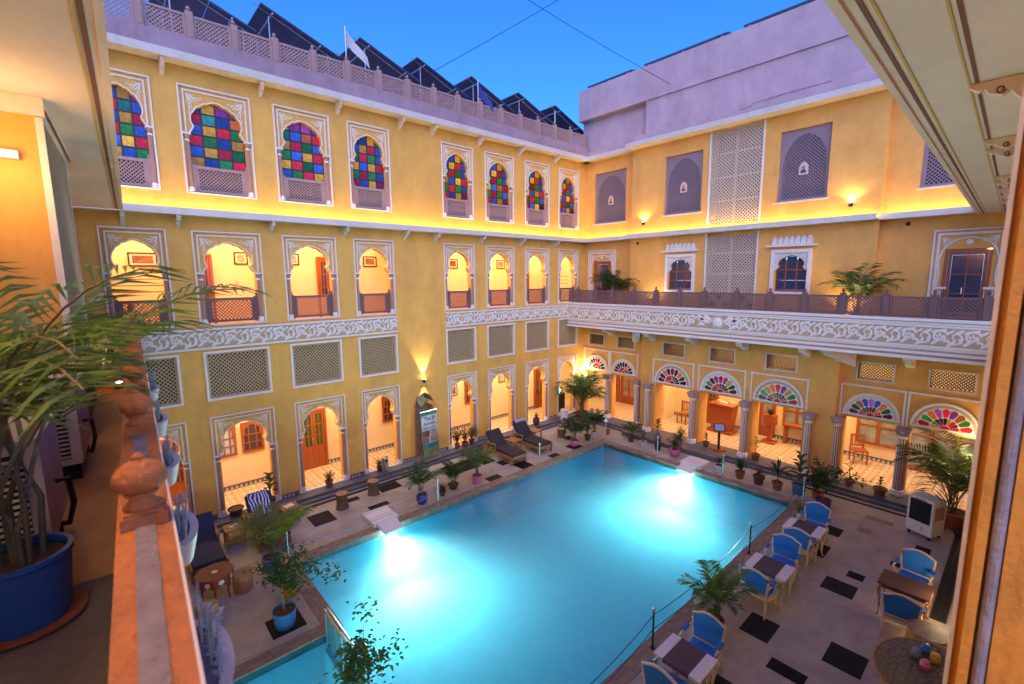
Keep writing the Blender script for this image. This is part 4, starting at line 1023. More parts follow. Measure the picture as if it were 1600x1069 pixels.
# ================================================================== NEAR BALCONY, right
Dw = thing('near_wing', 'near wing with deep striped soffit, scroll brackets and moulded orange pillar', 'building', (CX,CY,0), R(.97))
m = MB(); m.box(1.2, 17.0, -2.0, .85, 8.10, 8.25); m.box(1.2, 17.0, .83, .88, 8.085, 8.27); m.build('soffit', SOFF, Dw)
m = MB(); m.box(1.2, 17.0, .745, .770, 8.094, 8.0995); m.box(1.2, 17.0, .365, .387, 8.094, 8.0995); m.build('brown_stripe', STRR, Dw)
m = MB(); m.box(1.2, 17.0, .70, .716, 8.094, 8.0995); m.box(1.2, 17.0, .415, .43, 8.094, 8.0995); m.build('yellow_stripe', STRY, Dw)
m = MB(); m.box(1.2, 17.0, -2.2, -.12, 0.0, 5.10); m.box(3.0, 17.0, -.5, -.1, 7.7, 8.10); m.build('wall', YELB, Dw)
# scroll bracket: profile lies in the YZ plane
def scroll_bracket(x, label=None):
    prof = [(.42,8.095),(.42,8.07),(.36,8.03),(.33,8.045),(.30,8.0),(.22,7.97),(.18,8.0),(.13,7.93),(.02,7.90),(-.04,7.94),(-.10,7.86),(-.10,8.095)]
    n = len(prof); m = MB()
    m.add([(x-.04,y,z) for y,z in prof]+[(x+.04,y,z) for y,z in prof], [tuple(range(n)), tuple(range(2*n-1,n-1,-1))]+[((i+1)%n,(i+1)%n+n,i+n,i) for i in range(n)])
    m.cur = 1
    for cy_, cz_, r_ in ((.235,8.015,.032),(.06,7.975,.040)):
        pts = []
        for i in range(12):
            a = R(200+i*38); rr = r_*(1-.06*i); pts.append((x-.043, cy_+rr*math.cos(a), cz_+rr*math.sin(a)))
        m.tube(pts, .007, 5)
    return m.build('scroll_bracket', [SOFF, STRR], Dw)
for x in (5.5,7.8,8.4,10.8,11.4,12.4,13.4,14.4): scroll_bracket(x)
m = MB()
PILO = mat('orange_ochre_paint',(0.74,0.31,0.045),.65,.2,6,.3,40,stain=.25)
# moulded pillar: stacked vertical bands
x0 = 1.9
m.box(x0, x0+.45, -.55, .028, 0, 8.10)
m.cur = 1; m.box(x0-.012, x0+.46, .029, .040, 0, 8.10)
m.cur = 2; m.box(x0-.05, x0-.001, -.012, .012, 0, 8.10); m.box(x0-.03, x0-.001, -.075, -.05, 0, 8.10)
m.cur = 3; m.tube([(x0-.03,-.032,0),(x0-.03,-.032,8.1)], .014, 10, False)  # grey tone of this round moulding stands in for sky light on it
m.build('moulded_pillar', [PILO, WHITE, PILO, LAV], Dw, smooth=30)

# tube lamp on the walkway wall
def cpt0(X, Y, z): return (CX+X*math.cos(R(87.5))-Y*math.sin(R(87.5)), CY+X*math.sin(R(87.5))+Y*math.cos(R(87.5)), z)
t = thing('tube_lamp', 'white tube lamp fixed to the yellow end of the lattice bay', 'lamp', cpt0(5.70,.82,7.60), R(87.5))
MB().box(-.03,.065,-.20,.20,-.02,.04).build('batten', PLAST, t); MB().tube([(-.05,-.19,.0),(-.05,.19,.0)], .016, 8).build('tube', emis('tube_glass',(1.0,.86,.66),2.5), t, smooth=60)
light('tube_light','POINT',(-.40,-.1,-.10),6,(1.0,.70,.34),t,shadow_soft_size=.12)
t = thing('walkway_uplight', 'small floor lamp shining up through the far walkway palm', 'lamp', cpt0(8.3,.25,5.10)); MB().lathe([(.05,0),(.06,.05),(.045,.08)],12).build('can', BLKM, t); MB().lathe([(.04,.081),(0,.09)],12).build('lens', LAMPB, t); light('uplight','SPOT',(0,0,.12),30,(1.0,.78,.42),t,spot_size=R(120),spot_blend=.7,shadow_soft_size=.04,rot=(R(180),0,0))

cl = MB(); cl.lathe([(.10,0),(.11,-.02),(.08,-.05),(0,-.06)], 14); put('ceiling_lamp', cl.mesh('ceiling_lamp', LAMPM, 60), Cw, (1.7,.55,8.098))
light('ceiling_light','POINT',(1.7,.55,7.93),27,(1.0,.68,.34),Cw,shadow_soft_size=.10)
# ================================================================== PLANTS
def frond(mb, base, az, el, L, bend, nl, lw, ll, r_):
    P_ = []; p = Vector(base); e = el
    n = 9
    for i in range(n+1):
        P_.append(p.copy()); p = p+Vector((math.cos(e)*math.cos(az), math.cos(e)*math.sin(az), math.sin(e)))*(L/n); e -= bend/n*(0.5+1.2*i/n)
    mb.cur = 1; mb.tube(P_, [.010*(1-.75*i/n)*max(.6,L) for i in range(n+1)], 4, False)
    mb.cur = 0
    side = Vector((-math.sin(az), math.cos(az), 0))
    for k in range(nl):
        t = .22+.78*(k+.5)/nl; f = t*n; i = min(int(f), n-1); q = P_[i].lerp(P_[i+1], f-i); tg = (P_[i+1]-P_[i]).normalized()
        le = ll*(0.55+0.75*math.sin(math.pi*min(1,t*.92)))*r_.uniform(.85,1.1)
        for s in (-1,1):
            d_ = (side*s*.78+tg*.62+Vector((0,0,r_.uniform(-.05,.25)))).normalized()
            mid = q+d_*le*.5; tip = q+d_*le+Vector((0,0,-.22*le)); w_ = tg*lw
            mb.add([tuple(q), tuple(mid+w_), tuple(tip), tuple(mid-w_)], [(0,1,2,3)])
def leafblade(mb, p, az, el, L, w_, droop):
    a = Vector((math.cos(az),math.sin(az),0)); s = Vector((-math.sin(az),math.cos(az),0)); p = Vector(p); pts = []; e = el
    q = p.copy(); n = 4; rows = []
    for i in range(n+1):
        ww = w_*[.18,.85,1.0,.65,.02][i]*.5; up_ = Vector((0,0,ww*.35))
        rows += [tuple(q-s*ww+up_), tuple(q), tuple(q+s*ww+up_)]
        q = q+(a*math.cos(e)+Vector((0,0,math.sin(e))))*(L/n); e -= droop/n
    mb.add(rows, [f for i in range(n) for f in ((3*i,3*i+1,3*i+4,3*i+3),(3*i+1,3*i+2,3*i+5,3*i+4))])
def foliage(kind, h, seed):
    r_ = random.Random(seed); m = MB()
    if kind == 'areca':
        nst = max(4, int(5+h*3))
        for i in range(nst):
            az = i*2.4+r_.uniform(-.3,.3); bx, by = r_.uniform(-.07,.07), r_.uniform(-.07,.07); hh = h*r_.uniform(.12,.38)
            m.cur = 1; m.tube([(bx,by,-.03),(bx+.04*math.cos(az),by+.04*math.sin(az),hh)], [.014,.010], 5, False)
            for j in range(2):
                frond(m, (bx+.04*math.cos(az),by+.04*math.sin(az),hh-.02), az+j*2.6+r_.uniform(-.4,.4), R(r_.uniform(58,84)), h*r_.uniform(.62,.95), R(r_.uniform(55,110)), 17, .013+.006*h, h*.27, r_)
    elif kind == 'nearpalm':
        for i in range(8):
            az = i*.8+.5; bx, by = r_.uniform(-.06,.06), r_.uniform(-.06,.06); hh = r_.uniform(.30,.55)
            m.cur = 1; m.tube([(bx,by,-.03),(bx*1.3,by*1.3,hh*.5),(bx+.07*math.cos(az),by+.07*math.sin(az),hh)], [.012,.011,.008], 6, False)
            for j in range(2):
                frond(m, (bx+.07*math.cos(az),by+.07*math.sin(az),hh-.01), az+j*2.2+r_.uniform(-.4,.4), R(r_.uniform(48,80)), h*r_.uniform(.58,.90), R(r_.uniform(65,125)), 24, .011, h*.19, r_)
    elif kind == 'bush':
        for i in range(9):
            az = i*.8+r_.uniform(-.3,.3); el = R(r_.uniform(45,88)); L = h*r_.uniform(.55,.95)
            tip = (math.cos(az)*math.cos(el)*L*.8, math.sin(az)*math.cos(el)*L*.8, math.sin(el)*L)
            m.cur = 1; m.tube([(0,0,-.02),(tip[0]*.35,tip[1]*.35,tip[2]*.5),tip], [.012,.008,.003], 4, False); m.cur = 0
            for k in range(34):
                t = .35+.65*r_.random(); c = Vector(tip)*t+Vector((r_.gauss(0,.07*h),r_.gauss(0,.07*h),r_.gauss(0,.06*h)))
                leafblade(m, c, r_.uniform(0,6.28), R(r_.uniform(-30,50)), h*r_.uniform(.07,.13), h*.055, R(40))
    elif kind == 'ficus':
        m.cur = 1; m.tube([(0,0,-.03),(.02,.01,h*.25),(-.01,.02,h*.5)], [.022,.018,.012], 6, False); m.cur = 0
        for cl in range(16):
            cc = Vector((r_.gauss(0,.22*h),r_.gauss(0,.22*h),h*(.62+r_.uniform(-.22,.28))))
            m.cur = 1; m.tube([(0,0,h*.4),tuple(cc*.6+Vector((0,0,h*.16))),tuple(cc)], [.008,.006,.003], 4, False); m.cur = 0
            for k in range(42):
                c = cc+Vector((r_.gauss(0,.09*h),r_.gauss(0,.09*h),r_.gauss(0,.07*h)))
                leafblade(m, c, r_.uniform(0,6.28), R(r_.uniform(-40,40)), h*r_.uniform(.05,.085), h*.04, R(30))
    elif kind == 'broad':
        m.cur = 1; m.tube([(0,0,-.03),(.015,0,h*.5),(0,.02,h*.9)], [.016,.012,.006], 5, False); m.cur = 0
        for i in range(15):
            t = .25+.72*i/14
            leafblade(m, (0,0,h*t), i*2.4, R(25+35*t), h*.42*(1.1-.45*t), h*.17, R(70))
    elif kind == 'dracaena':
        m.cur = 1; m.tube([(0,0,-.03),(0,0,h*.35)], [.02,.016], 6, False); m.cur = 0
        for i in range(24):
            leafblade(m, (0,0,h*(.22+.2*r_.random())), i*2.4+r_.uniform(-.2,.2), R(r_.uniform(15,82)), h*r_.uniform(.5,.72), h*.075, R(r_.uniform(60,120)))
    elif kind == 'grass':
        for i in range(70):
            leafblade(m, (r_.uniform(-.05,.05),r_.uniform(-.05,.05),0), r_.uniform(0,6.28), R(r_.uniform(45,88)), h*r_.uniform(.7,1.1), .016, R(r_.uniform(40,110)))
    elif kind == 'sparse':
        m.cur = 1; m.tube([(0,0,-.03),(.03,0,h*.45),(.02,.03,h*.8)], [.012,.009,.004], 5, False); m.cur = 0
        for i in range(9): leafblade(m, (.02,.01,h*(.45+.05*i)), i*2.2, R(r_.uniform(-5,50)), h*.34, h*.09, R(70))
    return m
POTM = {}
def pot_mesh(r, h, style):
    k = (round(r,3), round(h,3), style)
    if k in POTM: return POTM[k]
    if style == 'round': prof = [(r*.62,0),(r*.86,h*.18),(r*1.0,h*.50),(r*.98,h*.80),(r*.90,h*.95),(r*.92,h),(r*.80,h),(r*.78,h*.88)]
    elif style == 'tub': prof = [(r*.80,0),(r*.86,h*.1),(r*.98,h*.9),(r*1.03,h*.93),(r*1.03,h),(r*.92,h),(r*.90,h*.9)]
    else: prof = [(r*.66,0),(r*.70,.01),(r*.88,h*.76),(r*1.02,h*.77),(r*1.06,h*.99),(r*1.0,h),(r*.88,h),(r*.86,h*.88)]
    POTM[k] = prof; return prof
FOL = {}
NP = [0]
def potted(x, y, z, M, pr, ph, kind, h, label, leaf=LEAF, style='flower', group=None, name='potted_plant'):
    NP[0] += 1
    t = thing(name, label, 'plant', (x,y,z), rng.uniform(0,6.28), group)
    b = MB(); b.lathe(pot_mesh(pr, ph, style), 18); b.f.pop(-1); b.m.pop(-1); b.build('pot', M, t, smooth=38)
    s = MB(); s.lathe([(pr*.87,ph*.885),(0,ph*.90)], 14); s.build('soil', SOIL, t)
    if kind:
        fm = foliage(kind, h, NP[0]*13+5)
        fm.build('foliage', [leaf, STEM], t, (0,0,ph*.89))
    return t
G1 = .165
PL = [
 (-14.87,-.10,G1,DPOT,.19,.20,None,0,'low brown clay bowl, empty, at the foot of the arch by the navy loungers','flower',LEAF),
 (-14.0,-.16,G1,DPOT,.13,.22,'broad',.55,'dark rubber plant with broad leaves beside the arch by the zebra towel','flower',LEAF),
 (-12.32,-.10,G1,TERRA,.12,.21,'bush',.30,'small leafy plant in terracotta pot before the green glazed door','flower',LEAF),
 (-10.62,-.06,G1,DPOT,.10,.16,'grass',.30,'small grassy plant behind the steel ash bin','flower',LEAF3),
 (-7.50,-.12,G1,TERRA,.10,.19,'bush',.62,'tall thin leafy plant in clay pot, first of three beside the banner niche','flower',LEAF),
 (-7.16,-.16,G1,TERRA,.13,.18,'bush',.48,'leafy plant in wide clay pot, middle of three beside the banner niche','flower',LEAF),
 (-6.82,-.12,G1,DPOT,.11,.20,'bush',.52,'leafy plant in dark pot at the column behind the lounger','flower',LEAF),
 (-3.3,-.14,G1,DPOT,.15,.30,'bush',.26,'round dark urn with tufted plant beside the farther brown lounger','round',LEAF),
 (-.95,-.75,0,DPOT,.27,.38,'areca',1.55,'tall corner palm in a large dark pot under the wall lamp','flower',LEAF),
 (-14.76,-3.1,0,BPOT,.20,.30,'areca',1.0,'bushy areca palm in blue pot between zebra towel lounger and pool','tub',LEAF3),
 (-14.72,-4.35,0,YPOT,.15,.24,'sparse',.4,'yellow pot half hidden behind the ficus','tub',LEAF),
 (-15.07,-5.2,0,BPOT,.21,.34,'ficus',.95,'ficus bush in blue tub on a black tile by the pool corner','tub',LEAF),
 (-10.59,-2.72,0,VPOT,.17,.30,'areca',.66,'palm in shiny violet pot near the white pool slab','round',LEAF),
 (-9.87,-2.72,0,DPOT,.10,.17,'grass',.22,'tiny plant in dark pot between two pool side palms','flower',LEAF),
 (-9.36,-2.55,0,DPOT,.17,.16,'areca',.60,'palm in low brown bowl on black paving by the pool','flower',LEAF),
 (-8.55,-2.72,0,PPOT,.17,.26,'areca',.72,'palm in pink pot in front of the brown loungers','tub',LEAF2),
 (-14.75,-8.0,-.0,DPOT,.16,.22,'ficus',.9,'ficus bush rising beside the steel pool gate','flower',LEAF),
 (-3.74,-2.70,0,PPOT,.19,.26,'areca',.85,'areca palm in pink pot near the pool corner','round',LEAF),
 (-2.83,-2.62,0,DPOT,.13,.22,'dracaena',.50,'spiky plant in dark pot between pink pot and white pot','flower',LEAF),
 (-2.32,-2.55,0,WPOT,.14,.24,'areca',.75,'slender plant in fluted white pot at the pool corner','flower',LEAF),
 (-1.66,-2.75,0,OPOT,.10,.20,None,0,'empty orange plastic pot beside the lamp topped chain post','tub',LEAF),
 (-1.70,-3.93,0,DPOT,.13,.22,'areca',.45,'small palm in dark pot next to the orange pot','flower',LEAF2),
 (-1.72,-4.5,0,WPOT,.13,.18,'broad',.34,'dark leafy plant in low white pot along the arcade step','flower',LEAF),
 (-1.72,-5.14,0,DPOT,.14,.24,'bush',.30,'red leaved plant in dark pot along the arcade step','flower',LEAFR),
 (-1.80,-5.88,0,PPOT,.19,.27,'bush',.50,'leafy plant in pink pot beside the pool slab of the arcade side','round',LEAF),
 (-1.10,-4.75,G1,GPOT,.11,.26,'broad',.44,'bright leafy plant in tall grey pot by the fluted column','tub',LEAF3),
 (-1.10,-5.70,G1,GPOT,.11,.26,'bush',.44,'bushy plant in tall grey pot leaning on a fluted column','tub',LEAF),
 (-.45,-6.40,G1,TERRA,.12,.20,'broad',.26,'small leafy plant in terracotta pot beside the menu stand','flower',LEAF),
 (-1.98,-7.60,0,WPOT,.15,.24,'dracaena',.30,'dark spiky plant in white pot beside a chain post','tub',LEAF),
 (-2.0,-8.30,0,TERRA,.15,.24,'bush',.50,'low round bush in ribbed terracotta pot by the pool','flower',LEAF),
 (-.45,-8.19,G1,TERRA,.14,.22,'sparse',.50,'sparse long stemmed plant in terracotta pot inside the arcade step','flower',LEAF3),
 (-2.0,-8.88,0,DPOT,.17,.28,'bush',.28,'red and green plant in dark ribbed pot by the pool','flower',LEAFR),
 (-2.0,-9.42,0,TERRA,.15,.26,'dracaena',.72,'large spiky green plant in terracotta pot by the pool','flower',LEAF),
 (-1.80,-9.95,0,BPOT,.19,.30,'broad',.70,'tall leafy plant in cobalt blue pot by the pool corner','tub',LEAF2),
 (-1.75,-10.42,0,OPOT,.13,.20,'bush',.85,'dark bush in red pot behind the blue pot','tub',LEAF),
 (-2.3,-10.72,0,VPOT,.20,.26,'ficus',.85,'wide dark bush in violet pot behind the poolside chairs','tub',LEAF),
 (-.42,-10.92,G1,TERRA,.12,.18,'sparse',.50,'pale variegated plant in terracotta pot beside the fluted column','flower',LEAF3),
 (-.55,-11.69,G1,TERRA,.17,.22,'broad',.26,'small rosette plant in wide terracotta pot on the step','flower',LEAF),
 (-.95,-13.25,0,TERRA,.32,.42,'areca',1.55,'tall areca palm in large terracotta pot behind the air cooler','flower',LEAF2),
 (-3.35,-10.45,0,WPOT,.10,.14,'grass',.36,'tufted grassy plant at the pool corner beside a blue chair','flower',LEAF3),
 (-9.05,-10.75,0,TERRA,.14,.20,'areca',.75,'arching palm between poolside chairs at the chain fence','flower',LEAF2),
]
for x,y,z,M,pr,ph,kind,h,lab,st,lf in PL: potted(x,y,z,M,pr,ph,kind,h*1.32,lab,lf,st)
def bpt(v, y, z): return (y, -v, z)
potted(*bpt(2.05,-.45,5.18), TERRA,.16,.30,'areca',1.6,'tall palm on the balcony beside the first dark door', LEAF,'flower')
potted(*bpt(10.75,-.62,5.18), TERRA,.16,.30,'areca',1.35,'bright uplit palm on the balcony beside the hooded window', LEAF2,'flower')
c25, s25 = math.cos(R(87.5)), math.sin(R(87.5))
def cpt(X, Y, z): return (CX+X*c25-Y*s25, CY+X*s25+Y*c25, z)
t = potted(*cpt(2.74,.475,5.13), mat('cobalt_tub',(0.02,0.11,0.30),0.4,0.1,5), .17,.30,'nearpalm',1.48,'large palm in a blue tub on the near walkway', LEAF2,'tub')
m = MB(); m.lathe([(.165,0),(.195,.018),(.18,.018),(.0,.012)], 20); m.build('saucer', TERRA, t, (0,0,-.016), smooth=40)
potted(*cpt(8.6,.42,5.10), TERRA,.15,.22,'areca',1.05,'uplit palm on the walkway beyond the lattice bay', LEAF3,'flower')
# ================================================================== FURNITURE
def armchair_parts():
    P_ = {}
    f = MB()
    for sx in (-1,1):
        f.tube([(sx*.25,-.24,.36),(sx*.275,-.27,.30),(sx*.255,-.25,.15),(sx*.245,-.245,.05),(sx*.262,-.275,.0)], [.030,.032,.020,.015,.022], 7)
    P_['fl'] = None
    seat = MB(); seat.box(-.27,.27,-.27,.24,.33,.39)
    for sx in (-1,1): seat.tube([(sx*.27,-.27,.345),(sx*.285,0,.335),(sx*.25,.25,.35)], .028, 6)
    seat.tube([(-.27,-.27,.345),(0,-.295,.325),(.27,-.27,.345)], .028, 6)
    back = MB(); ol = []
    prof = [(-.225,.44),(-.245,.58),(-.265,.74),(-.270,.83),(-.215,.850),(-.10,.905),(0,.92),(.10,.905),(.215,.850),(.270,.83),(.265,.74),(.245,.58),(.225,.44)]
    def yb(z): return .235+.12*(z-.42)
    back.tube([(x,yb(z),z) for x,z in prof]+[(0,yb(.40),.445),(-.235,yb(.42),.42)], .024, 7)
    for sx in (-1,1): back.tube([(sx*.225,.235,.34),(sx*.235,.24,.42)], .024, 6); 
    pad = MB(); n = len(prof)
    ins = [(x*.93, .45+(z-.42)*.93) for x, z in prof]
    vs = [(x,yb(z)-.030,z) for x,z in ins]+[(x,yb(z)+.022,z) for x,z in ins]
    cf = len(vs); vs += [(0,yb(.66)-.055,.66),(0,yb(.66)+.03,.66)]
    pad.add(vs, [(i,(i+1)%n,cf) for i in range(n)]+[((i+1)%n+n,i+n,cf+1) for i in range(n)]+[(i,i+n,(i+1)%n+n,(i+1)%n) for i in range(n)])
    cush = MB(); 
    cush.add([(-.255,-.262,.39),(.255,-.262,.39),(.235,.215,.39),(-.235,.215,.39),(-.245,-.255,.43),(.245,-.255,.43),(.225,.205,.43),(-.225,.205,.43),(-.19,-.2,.455),(.19,-.2,.455),(.175,.16,.455),(-.175,.16,.455)],
        [(0,1,5,4),(1,2,6,5),(2,3,7,6),(3,0,4,7),(4,5,9,8),(5,6,10,9),(6,7,11,10),(7,4,8,11),(8,9,10,11)])
    return f, seat, back, pad, cush, yb
_f, _seat, _back, _pad, _cush, yb = armchair_parts()
legs = []
for sx in (-1,1):
    legs.append(MB().tube([(sx*.25,-.24,.36),(sx*.280,-.275,.29),(sx*.258,-.255,.15),(sx*.245,-.245,.05),(sx*.265,-.28,.0)], [.030,.034,.021,.016,.022], 7).mesh('leg', IVORY, 50))
    legs.append(MB().tube([(sx*.23,.235,.38),(sx*.24,.25,.22),(sx*.235,.27,.09),(sx*.25,.31,.0)], [.027,.024,.018,.020], 7).mesh('leg', IVORY, 50))
seat_m = _seat.mesh('seat_rail', IVORY, 40); back_m = _back.mesh('back_frame', IVORY, 50); pad_m = _pad.mesh('back_pad', BLUE, 60); cush_m = _cush.mesh('seat_cushion', BLUE, 60)
arm_m = []; apad_m = []
for sx in (-1,1):
    arm_m.append(MB().tube([(sx*.262,.285,.62),(sx*.285,.12,.63),(sx*.30,-.05,.62),(sx*.295,-.12,.60),(sx*.275,-.09,.50),(sx*.265,-.06,.38)], [.018,.02,.022,.022,.018,.02], 6).mesh('armrest', IVORY, 50))
    apad_m.append(MB().obox((sx*.29,.06,.655),(.032,0,0),(0,.09,0),(0,0,.016)).mesh('arm_pad', BLUE))
def armchair(x, y, rz, label):
    t = thing('armchair', label, 'chair', (x,y,0.006), rz, 'blue upholstered armchairs by the pool')
    for l_ in legs: put('leg', l_, t)
    put('seat_rail', seat_m, t); put('seat_cushion', cush_m, t); b_ = put('back_frame', back_m, t); put('back_pad', pad_m, b_)
    for i in (0,1): a_ = put('armrest', arm_m[i], t); put('arm_pad', apad_m[i], a_)
    return t
W_, E_ = R(-90), R(90)
for x, y, rz, lab in [(-4.47,-11.06,W_,'blue armchair facing the pool table beside the tufted grass plant'),(-5.60,-11.07,E_,'blue armchair with back to another chair, at the table nearest the arcade'),
   (-6.66,-11.06,W_,'blue armchair between the two white poolside tables'),(-7.86,-11.04,E_,'blue armchair at the middle white table, back to the palm'),
   (-10.27,-11.03,W_,'blue armchair beside the arching palm at the chain fence'),(-11.28,-11.02,E_,'blue armchair at the end white table nearest the small pool'),
   (-5.30,-13.05,W_,'blue armchair at the brown table, facing away from the air cooler'),(-6.70,-13.08,E_,'blue armchair at the brown table beside the painted drum stool')]: armchair(x,y,rz+rng.uniform(-.11,.11),lab)
def dining_table(x, y, label, brown=False):
    t = thing('dining_table', label, 'table', (x,y,0.006), 0)
    h = .68
    m = MB(); m.box(-.30,.30,-.38,.38,h-.03,h); m.box(-.26,.26,-.34,.34,h-.10,h-.03); m.build('table_top', RUNB if brown else TABW, t)
    if not brown:
        m = MB(); m.box(-.305,.305,-.20,.22,h+.001,h+.005); m.box(-.306,-.302,-.20,.22,h-.06,h+.004); m.box(.302,.306,-.20,.22,h-.06,h+.004); m.build('table_runner', RUN, t)
    for sx in (-1,1):
        for sy in (-1,1):
            m = MB(); m.tube([(sx*.25,sy*.33,h-.06),(sx*.275,sy*.355,h-.16),(sx*.25,sy*.33,.3),(sx*.245,sy*.325,.08),(sx*.265,sy*.345,0)], [.03,.032,.02,.016,.022], 7); m.build('leg', IVORY if not brown else CARV, t, smooth=50)
RUNB = mat('brown_table_top',(0.075,0.03,0.025),0.45,0.2,6)
dining_table(-5.22,-11.07,'white table with dark runner between the first pair of blue chairs by the arcade')
dining_table(-7.40,-11.08,'white table with dark runner in the middle of the poolside row')
dining_table(-10.83,-11.06,'white table with dark runner at the end of the row beyond the palm')
dining_table(-6.10,-13.04,'dark brown table between two blue chairs near the air cooler', True)
# glass on brown table
def lounger(x, y, M, label, w_=.66, Lb=1.75):
    t = thing('sun_lounger', label, 'lounger', (x,y,0.006), 0)
    m = MB(); hw = w_/2
    for sx in (-1,1): m.box(sx*hw-.03, sx*hw+.03, .02, Lb, .20, .30)
    m.box(-hw,hw,.02,.08,.20,.30); m.box(-hw,hw,Lb-.06,Lb,.20,.30)
    for i in range(9): m.box(-hw+.03,hw-.03,.16+i*.11,.22+i*.11,.275,.298)
    m.build('frame', TEAK, t)
    for sx in (-1,1):
        for yy in (.08,Lb-.08): MB().box(sx*hw-.032,sx*hw+.032,yy-.035,yy+.035,0,.20).build('leg', TEAK, t)
        MB().box(sx*hw-.035,sx*hw+.035,.95,1.45,.50,.53).box(sx*hw-.025,sx*hw+.025,.97,1.02,.30,.50).box(sx*hw-.025,sx*hw+.025,1.38,1.43,.30,.50).build('armrest', TEAK, t)
    m = MB(); a = R(48); c, s = math.cos(a), math.sin(a)
    m.obox((0,.53,.345),(hw-.02,0,0),(0,.50,0),(0,0,.042)); m.build('seat_cushion', M[1], t)
    m = MB(); m.obox((0,1.07+.33*c,.35+.33*s),(hw-.02,0,0),(0,.37*c,.37*s),(0,-.045*s,.045*c)); m.build('back_cushion', M[0], t)
    m = MB(); m.obox((0,1.12+.31*c,.32+.29*s),(hw-.03,0,0),(0,.35*c,.35*s),(0,-.015*s,.015*c)); m.build('back_frame', TEAK, t)
    return t
lounger(-6.50,-2.55,(CUSH,CUSH),'brown cushioned teak lounger beside the three clay pots, nearer the banner')
l2 = lounger(-5.10,-2.50,(CUSH,CUSH),'brown cushioned teak lounger with a striped towel roll on its head')
lounger(-15.86,-2.60,(NAVY,NAVY),'navy cushioned teak lounger beside the carved octagonal table')
lounger(-14.45,-2.30,(NAVY,NAVY),'navy cushioned teak lounger draped with a blue zebra towel')
def stripes(name, c1, c2, sc, dist):
    m = mat(name, c1, .85, .05); n = m.node_tree.nodes; l = m.node_tree.links; b = n['Principled BSDF']
    tc = n.new('ShaderNodeTexCoord'); wv = n.new('ShaderNodeTexWave'); wv.inputs['Scale'].default_value = sc; wv.inputs['Distortion'].default_value = dist; wv.inputs['Detail'].default_value = 1
    l.new(tc.outputs['Object'], wv.inputs['Vector']); cr = n.new('ShaderNodeValToRGB'); cr.color_ramp.interpolation = 'CONSTANT'
    cr.color_ramp.elements[0].color = (*c1,1); cr.color_ramp.elements[1].position = .5; cr.color_ramp.elements[1].color = (*c2,1)
    l.new(wv.outputs[0], cr.inputs[0]); l.new(cr.outputs[0], b.inputs['Base Color']); return m
ZEB = stripes('zebra_towel', (0.02,0.03,0.20), (0.70,0.72,0.80), 4.2, 6.0)
a = R(48); m = MB(); m.obox((-14.47,-2.30+1.07+.36*math.cos(a)-.05*math.sin(a),.36+.40*math.sin(a)+.05*math.cos(a)),(.24,0,0),(0,.30*math.cos(a),.30*math.sin(a)),(0,-.008*math.sin(a),.008*math.cos(a)))
m.obox((-14.47,-2.30+1.07+.70*math.cos(a)+.03,.36+.62*math.sin(a)),(.24,0,0),(0,.02,0),(0,0,.10)); tag(m.build('towel', ZEB), 'blue and white zebra towel draped over the lounger back', 'towel')
m = MB(); m.tube([(-5.36,-2.50+1.07+.70*math.cos(a),.39+.70*math.sin(a)),(-4.84,-2.50+1.07+.70*math.cos(a),.39+.70*math.sin(a))], .065, 12); tag(m.build('towel_roll', stripes('striped_towel',(0.04,0.06,0.25),(0.7,0.7,0.75),3.0,0.0), smooth=50), 'rolled blue and white striped towel on the lounger head', 'towel')
def side_table(x, y, label):
    t = thing('side_table', label, 'table', (x,y,0.006), 0)
    MB().box(-.22,.22,-.22,.22,.40,.44).build('table_top', TEAK, t)
    for sx in (-1,1):
        for sy in (-1,1): MB().box(sx*.19-.022,sx*.19+.022,sy*.19-.022,sy*.19+.022,0,.40).build('leg', TEAK, t)
    MB().box(-.19,.19,-.19,.19,.14,.16).build('shelf', TEAK, t)
    return t
side_table(-5.80,-1.45,'small teak table between the two brown loungers'); side_table(-4.45,-1.20,'small teak table beyond the towel roll lounger')
side_table(-15.15,-1.35,'small teak table between the two navy loungers'); side_table(-13.80,-1.15,'small teak table with a folded paper, beside the zebra towel lounger')
m = MB(); m.box(-.12,.12,-.09,.09,0,.006); tag(m.build('paper', WHITE, None, (-13.8,-1.15,.447), .3), 'white paper lying on the small teak table', 'paper')
m = MB(); m.box(-.10,.10,-.09,.09,0,.012); tag(m.build('ashtray', mat('pale_ceramic',(0.6,0.62,0.65),.15), None, (-15.15,-1.35,.447), .1), 'pale ceramic tray on the table between navy loungers', 'tray')
def log_stool(x, y, h, r0, label, carved=False):
    t = thing('log_stool', label, 'stool', (x,y,0.006), rng.uniform(0,6))
    b_ = MB(); r_ = random.Random(int(x*77)); seg = 18
    rad = [r0*(1+r_.uniform(-.05,.05)) for _ in range(seg)]
    prof = [(1.10,0),(.98,.12),(.90,.4),(.92,.7),(1.0,.92),(1.0,1.0)] if not carved else [(.98,0),(1.06,.15),(1.0,.3),(1.10,.45),(1.0,.62),(1.08,.80),(1.05,.94),(.98,1.0)]
    vs = []; fs = []
    for k, z in prof:
        for i in range(seg): a_ = 2*math.pi*i/seg; vs.append((rad[i]*k*math.cos(a_), rad[i]*k*math.sin(a_), z*h))
    for j in range(len(prof)-1):
        for i in range(seg): k = (i+1)%seg; fs.append((j*seg+i,j*seg+k,(j+1)*seg+k,(j+1)*seg+i))
    fs.append(tuple(range(seg-1,-1,-1))); b_.add(vs, fs); b_.build('trunk', CARV if carved else BARK, t, smooth=50)
    q = MB(); q.add([(rad[i]*.985*math.cos(2*math.pi*i/seg), rad[i]*.985*math.sin(2*math.pi*i/seg), h+.004) for i in range(seg)], [tuple(range(seg))]); q.build('seat', LOGT, t)
